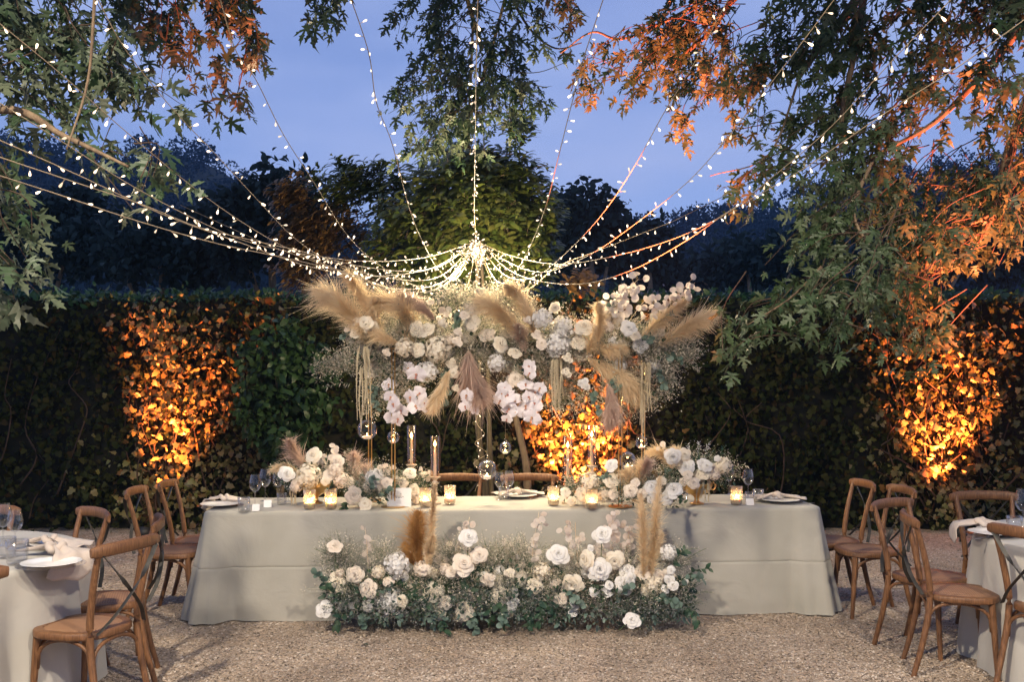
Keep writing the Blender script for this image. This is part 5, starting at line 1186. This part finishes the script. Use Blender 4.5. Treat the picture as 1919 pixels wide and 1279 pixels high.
# ---- the floor arrangement before the table
B = Arr('floor_flower_arrangement', 'long bank of ivory roses and greenery on the gravel before the table front', (-0.03, 6.58, 0), 6.62)
for px, py, r, col in [(628,1023,12,'b'),(878.5,1007,14,'w'),(898,1041,13,'b'),(869,1058,18,'b'),(665,1079,14,'b'),(633,1093,17,'i'),(688,1105,15,'b'),(608,1142,14,'w'),(637,1130,11,'w'),(691,1138,10,'w'),(811,1114,16,'i'),(819,1148,13,'i'),(834,1130,11,'b'),(872,1145,15,'i'),(858,1156,9,'i'),
                       (940,1117,16,'i'),(1046.5,1039,17,'w'),(1128,1002,15,'w'),(1097,1050,15,'i'),(1124,1068,18,'w'),(1152,1052,15,'i'),(976,1086,13,'i'),(1002,1097,13,'i'),(1073,1096,17,'i'),(1173,1096,17,'w'),(728,1090,9,'b'),(845,1072,9,'b'),(1190,1081,10,'b'),(752,1128,10,'i')]:
    up = 0.6 if py < 1030 else 0.3
    B.flower('rose', px, py, r, random.uniform(-0.16,-0.05), B.face(up), col)
for px, py, r, col in [(744,1060,25,'w'),(731,1130,29,'w'),(709,1073,13,'i'),(789,1068,15,'b'),(1017,1072,18,'i'),(1223,1095,21,'i'),(1253,1036,16,'w'),(800,1070,12,'i'),(835,1068,12,'b'),(1040,1095,12,'b')]:
    B.flower('hydrangea', px, py, r, random.uniform(-0.14,-0.05), B.face(0.4), col)
for px, py, r, col in [(914,1088,16,'b'),(1054,1126,18,'b'),(792,1070,14,'b'),(1180,1085,14,'w'),(1250,1035,10,'w'),(955,1075,12,'i')]: B.spray(px, py, r, -0.13, col, 6)
for px, py, r in [(959,1136,9),(963,1112,9),(1076,1135,9),(1074,1150,8),(1139,1112,8),(1128,1105,9),(1142,1097,8),(1114,1110,9),(1262,1098,10),(1247,1105,8),(1254,1087,9),(1258,1070,8),(1111,1081,8),(1107,1028,6),(965,1128,8),(945,1152,9),(1285,1090,5),(660,1135,7)]: B.flower('small_rose', px, py, r, random.uniform(-0.18,-0.1), col='w')
for k in range(30):
    px = random.uniform(625,1285); py = random.uniform(1065,1150); B.flower(random.choice(('rose','small_rose','hydrangea')), px, py, random.uniform(8,14), random.uniform(-0.08,-0.02), col=random.choice('iwb'))
for px, py in [(628,1023),(878,1007),(898,1041),(1128,1002),(1046,1039),(869,1058),(1107,1028),(1097,1050)]: B.stem(at(px+random.uniform(-4,4), 1110, 6.6), at(px, py+6, 6.56))
for pts, w, m in [([(786,1062),(783,1030),(780,1000),(784,962)],20,'o'),([(808,1060),(808,1010),(811,960),(815,908)],8,'p'),([(1206,1085),(1206,1030),(1205,980),(1200,928)],12,'p'),([(1222,1080),(1226,1020),(1230,960),(1236,896)],12,'p'),([(1216,1080),(1222,1040),(1240,1000)],12,'p'),([(800,1060),(804,1035),(812,1005)],9,'p'),([(775,1060),(768,1040),(758,1020)],9,'o')]:
    B.pampas(pts, w, random.uniform(-0.12,-0.04), PM[m], 1500)
for pts, n, sp in [([(995,1080),(1000,1020),(1010,960)],26,12),([(1060,1080),(1066,1030),(1062,985)],18,12),([(1085,1080),(1080,1030),(1078,980)],16,14),([(1140,1075),(1150,1010),(1145,960)],34,14),([(1165,1075),(1175,1020),(1180,985)],26,13),([(880,1060),(872,1010),(880,970)],14,12),
                   ([(690,1070),(688,1030),(684,990)],10,8),([(850,1060),(858,1030),(865,1015)],10,10),([(960,1070),(955,1030),(945,1010)],8,10),([(985,1090),(975,1050),(970,1030)],14,14),([(1110,1085),(1120,1040),(1135,1030)],16,16),([(830,1075),(828,1050),(815,1040)],10,10)]:
    B.lunaria(pts, n, 7, random.uniform(-0.06,0.06), sp)
E = [(650,1110,50,42,0,0.18,1.0),(720,1115,60,45,0,0.2,1.2),(800,1115,60,50,0,0.2,1.2),(880,1110,60,55,0,0.2,1.2),(960,1105,60,55,0,0.2,1.2),(1040,1115,60,50,0,0.2,1.2),(1120,1115,60,50,0,0.2,1.2),(1200,1120,55,42,0,0.2,1.0),(1265,1115,40,36,0,0.15,0.8)]
E2 = [(640,1045,45,35,0.02,0.08,0.8),(930,1050,45,40,0.02,0.08,0.9),(980,1050,50,45,0.02,0.08,0.9),(845,1040,40,30,0.02,0.06,0.4),(720,1040,40,25,0.02,0.06,0.3),(1260,1050,40,30,0,0.08,0.5),(1085,1060,50,35,0,0.08,0.5),(1180,1060,50,35,0,0.08,0.5)]
B.filler(E+E2, 2200, 0.007); B.filler(E2+[(x, y-14, rx, ry*0.6, dy, d, w) for x, y, rx, ry, dy, d, w in E], 900, 0.009, M_gyp, 'gypsophila'); B.filler([(x, y+18, rx, ry*0.6, dy-0.06, d, w) for x, y, rx, ry, dy, d, w in E], 1500, 0.008, M_fillG, 'grey_filler'); B.greens(E, 2600, 0.05)
B.greens([(x, y+28, rx, ry*0.6, dy-0.04, d, w) for x, y, rx, ry, dy, d, w in E], 1500, 0.042, M_euc, OVAL, 'silver_greenery')
for px, py, an, l, m in [(625,1095,2.7,40,'e'),(640,1130,2.4,40,'g'),(650,1150,-2.3,30,'g'),(680,1150,-1.5,25,'e'),(920,1120,-1.6,50,'g'),(930,1130,-1.2,45,'g'),(950,1140,-1.8,35,'e'),(1010,1125,-1.5,45,'g'),(1025,1120,-1.3,40,'g'),(990,1150,-1.6,25,'g'),(1060,1110,-0.8,40,'e'),(1285,1080,0.3,45,'g'),(1275,1090,0.1,40,'e'),(1290,1140,-1.0,35,'g'),
                         (1230,1120,-0.4,45,'e'),(860,1080,-0.9,40,'g'),(800,1130,-1.3,40,'e'),(760,1110,-0.6,40,'g'),(700,1120,0.5,40,'e'),(1150,1130,0.7,40,'e'),(1110,1090,-1.1,40,'g'),(880,1160,-1.2,25,'e'),(830,1165,-1.5,20,'g'),(1260,1060,0.9,35,'g')]:
    B.sprig(px, py, an, l, M_euc if m == 'e' else M_green, OVAL if m == 'g' else ROUNDL, 0.055 if m == 'g' else 0.045, 12, random.uniform(-0.22,-0.12))
for px, py, an, l in [(640,1060,2.6,60),(650,1050,2.3,55),(625,1045,2.0,40),(930,1080,1.9,70),(975,1080,1.2,70),(1270,1065,0.6,65),(1255,1045,0.3,55),(1280,1110,0.5,50),(735,1060,2.2,40),(1290,1120,0.2,45)]:
    B.sprig(px, py, an, l, M_fill, LANCE, 0.022, 26, 0.0)
B.done()
lr = obj('fallen_rose', ROSES['w'][0], None, aim(at(1184,1163,6.35)*1.0, (-0.1,-0.75,0.65), 0.052)); tag(lr, 'single white rose lying on the gravel before the flower bank', 'rose')
build('rose_stem', MB().add(*tube([(0,0,-0.4),(0.6,0.5,-1.2),(1.0,1.4,-1.6)], 0.06, 5)), M_stem, lr)

# ---- arrangements on the table
def gold_bowl(px, py, label, s=1.0):
    p = tp(px, py); t = empty('gold_bowl', p, 0.3, label, 'bowl', 'footed gold bowls'); t.scale = (s,s,s)
    build('body', MB().add(*lathe(fine([(0.052,0.0),(0.050,0.008),(0.022,0.020),(0.018,0.040),(0.034,0.060),(0.080,0.085),(0.108,0.125),(0.112,0.150),(0.108,0.150),(0.095,0.115),(0.01,0.085)]), 30, cap0=True)), M_gold, t)
    for sg in (-1, 1): build('handle', MB().add(*tube(smooth_path([(sg*0.098,0,0.105),(sg*0.135,0,0.100),(sg*0.150,0,0.130),(sg*0.125,0,0.155),(sg*0.108,0,0.146)], 5), 0.006, 7, up=(0,1,0))), M_gold, t)
    return p
p1 = gold_bowl(592, 944, 'footed gold bowl with handles on the left half of the long table')
C1 = Arr('bowl_flower_arrangement', 'ivory hydrangea, roses and plumes spilling from the gold bowl on the left', (p1.x, p1.y, TZ+0.15), p1.y, group='flowers on the long table')
for px, py, r, col in [(537,888,13,'w'),(586,853,13,'i'),(655,905,8,'b'),(617,890,10,'b'),(558,905,9,'i'),(610,903,7,'i'),(632,865,11,'b')]: C1.flower('rose', px, py, r, -0.07+random.uniform(-0.14,-0.05), col=col)
for px, py, r, col in [(578,892,24,'i'),(630,880,15,'b'),(640,900,16,'b'),(555,912,12,'b')]: C1.flower('hydrangea', px, py, r, -0.07+-0.08, col=col)
for pts, w, m in [([(585,895),(568,870),(552,850),(541,826)],14,'m'),([(565,890),(545,878),(525,876),(503,886)],8,'p'),([(672,915),(668,890),(664,868),(663,850)],14,'m'),([(680,910),(690,890),(684,875)],10,'m')]: C1.pampas(pts, w, 0.0, PM[m], 900)
C1.lunaria([(590,890),(605,865),(612,850)], 10, 8, 0.0, 10); C1.lunaria([(615,885),(625,855),(628,836)], 9, 7, 0.0, 5); C1.amaranth(549,905,955,3,-0.10,4)
E = [(560,895,35,25,0,0.12,1),(600,890,45,32,0,0.12,1.2),(645,895,35,30,0,0.12,1)]
C1.filler(E, 252, 0.006); C1.filler(E, 60, 0.008, M_gyp, 'gypsophila'); C1.greens(E, 260, 0.04); C1.sprig(525,895,2.9,25,M_fill,LANCE,0.02,14); C1.sprig(640,870,1.0,35,M_fill,LANCE,0.02,14); C1.done()
C2 = Arr('low_flower_arrangement', 'low mound of cream roses and grey foliage against the white card', tuple(tp(690,952)), 7.02, group='flowers on the long table')
for px, py, r, col in [(663,929,13,'b'),(684,946,11,'i'),(768,886,10,'i'),(752,906,11,'b'),(775,918,9,'i'),(782,930,11,'b'),(725,905,9,'b')]: C2.flower('rose', px, py, r, -0.07+(0.25 if px > 740 else -0.03), col=col)
for px, py, r, col in [(702,898,19,'w'),(715,912,14,'b'),(692,912,13,'i')]: C2.flower('hydrangea', px, py, r, -0.07+0.05, col=col)
C2.lunaria([(715,910),(725,890),(730,872)], 16, 7, 0.1, 12); C2.lunaria([(790,905),(795,890),(790,880)], 8, 7, 0.3, 8)
E = [(690,925,40,25,0,0.08,1.2),(715,900,35,25,0.1,0.1,1),(770,905,40,25,0.28,0.1,1),(790,920,30,20,0.28,0.1,0.6)]
C2.filler(E, 252, 0.006); C2.filler(E, 60, 0.008, M_gyp, 'gypsophila'); C2.filler(E[:2], 160, 0.006, M_fillG, 'grey_filler'); C2.greens(E, 260, 0.035)
for a in ((655,945,-2.4,22),(650,948,-2.0,20),(690,920,1.0,25),(710,930,0.4,22)): C2.sprig(*a, M_green if a[0] < 660 else M_euc, OVAL if a[0] < 660 else ROUNDL, 0.04, 12, -0.08)
C2.done()
C3 = Arr('low_flower_arrangement', 'low mound of ivory hydrangea behind a votive before the chimney candles on the right', tuple(tp(1108,948)), 7.15, group='flowers on the long table')
for px, py, r, col in [(1145,872,11,'w'),(1147,901,13,'i'),(1060,922,8,'i'),(1072,940,8,'i'),(1092,928,12,'i'),(1150,925,10,'b')]: C3.flower('rose', px, py, r, -0.07+-0.03, col=col)
for px, py, r, col in [(1106,905,19,'i'),(1130,928,15,'i'),(1095,932,13,'b')]: C3.flower('hydrangea', px, py, r, -0.07+0.0, col=col)
E = [(1075,915,30,25,0,0.1,1),(1115,915,40,28,0,0.1,1.3),(1150,915,25,30,0,0.1,1)]
C3.filler(E, 228, 0.006); C3.filler(E, 60, 0.008, M_gyp, 'gypsophila'); C3.greens(E, 300, 0.035); C3.sprig(1120,905,0.6,25,M_euc,ROUNDL,0.04,12,-0.08); C3.sprig(1072,900,1.9,40,M_fill,LANCE,0.02,16); C3.done()
C4 = Arr('low_flower_arrangement', 'loose mound of beige plumes and white roses at the right gold rods foot', tuple(tp(1215,952)), 7.0, group='flowers on the long table')
for px, py, r, col in [(1181,921,11,'b'),(1203,925,9,'b'),(1221,914,13,'w'),(1262,918,14,'w'),(1250,935,11,'w'),(1222,933,9,'w'),(1190,905,8,'b'),(1240,900,8,'i')]: C4.flower('rose', px, py, r, -0.07+-0.03, col=col)
for pts, w, m in [([(1205,920),(1200,890),(1205,868)],14,'p'),([(1190,920),(1180,900),(1172,885)],12,'p'),([(1200,900),(1210,880),(1216,865)],10,'m')]: C4.pampas(pts, w, 0.02, PM[m], 800)
E = [(1190,925,35,25,0,0.08,1),(1225,920,40,28,0,0.08,1.2),(1255,925,25,28,0,0.08,0.9)]
C4.filler(E, 252, 0.006); C4.filler(E, 60, 0.008, M_gyp, 'gypsophila'); C4.filler(E, 110, 0.006, M_fillG, 'grey_filler'); C4.greens(E, 180, 0.035); C4.sprig(1262,935,-0.4,22,M_green,OVAL,0.035,10,-0.08); C4.sprig(1245,905,1.3,25,M_euc,LANCE,0.03,16,-0.05); C4.done()
p5 = gold_bowl(1306, 945, 'footed gold bowl with handles on the right half of the long table')
C5 = Arr('bowl_flower_arrangement', 'white roses and silvery twigs spilling from the gold bowl on the right', (p5.x, p5.y, TZ+0.15), p5.y, group='flowers on the long table')
for px, py, r, col in [(1262,857,13,'w'),(1285,876,13,'w'),(1283,852,10,'i'),(1318,870,10,'w'),(1325,874,9,'w'),(1310,890,9,'i'),(1320,889,9,'i'),(1338,880,11,'b'),(1289,891,8,'b'),(1281,904,7,'b'),(1344,860,5,'w'),(1300,905,10,'b')]: C5.flower('rose', px, py, r, -0.07+random.uniform(-0.12,-0.04), col=col)
for px, py, r, col in [(1356,873,16,'i'),(1270,868,12,'i'),(1338,890,12,'b')]: C5.flower('hydrangea', px, py, r, -0.07+-0.05, col=col)
for pts, w, m in [([(1262,880),(1248,860),(1232,848),(1214,850)],12,'p'),([(1275,870),(1270,850),(1262,840)],8,'p')]: C5.pampas(pts, w, 0.0, PM[m], 800)
C5.lunaria([(1260,860),(1250,845),(1240,832)], 8, 7, 0.0, 9); C5.amaranth(1312,905,945,5,-0.11,5); C5.amaranth(1328,905,942,2,-0.1,2)
E = [(1275,880,38,30,0,0.12,1),(1320,880,42,30,0,0.12,1.2),(1352,890,30,25,0,0.1,0.8)]
C5.filler(E, 288, 0.006); C5.filler(E, 60, 0.008, M_gyp, 'gypsophila'); C5.greens(E, 240, 0.038)
M_dusty = petal('dusty_miller', [(0.62,0.60,0.60),(0.72,0.70,0.70)], 0.3)
for a in ((1300,870,1.9,40),(1308,868,1.5,38),(1316,866,1.2,38),(1240,880,2.6,30),(1245,890,2.9,28),(1295,868,2.2,30)): C5.sprig(*a, M_dusty if a[0] > 1290 else M_lun, LANCE, 0.025, 20, -0.04)
for a in ((1345,865,1.1,30),(1370,890,-0.5,28),(1375,880,0.2,28)): C5.sprig(*a, M_green if a[0] < 1350 else M_fill, LANCE, 0.03, 14, -0.04)
C5.done()

fl = obj('fallen_leaf', mesh('fallen_leaf', OVAL, M_green, False), None, Matrix.Translation(gp(690,1214)+Vector((0,0,0.014))) @ Matrix.Rotation(1.2, 4, 'Z') @ Matrix.Rotation(0.15, 4, 'X') @ Matrix.Scale(0.05, 4)); tag(fl, 'single small green leaf lying on the open gravel', 'leaf')
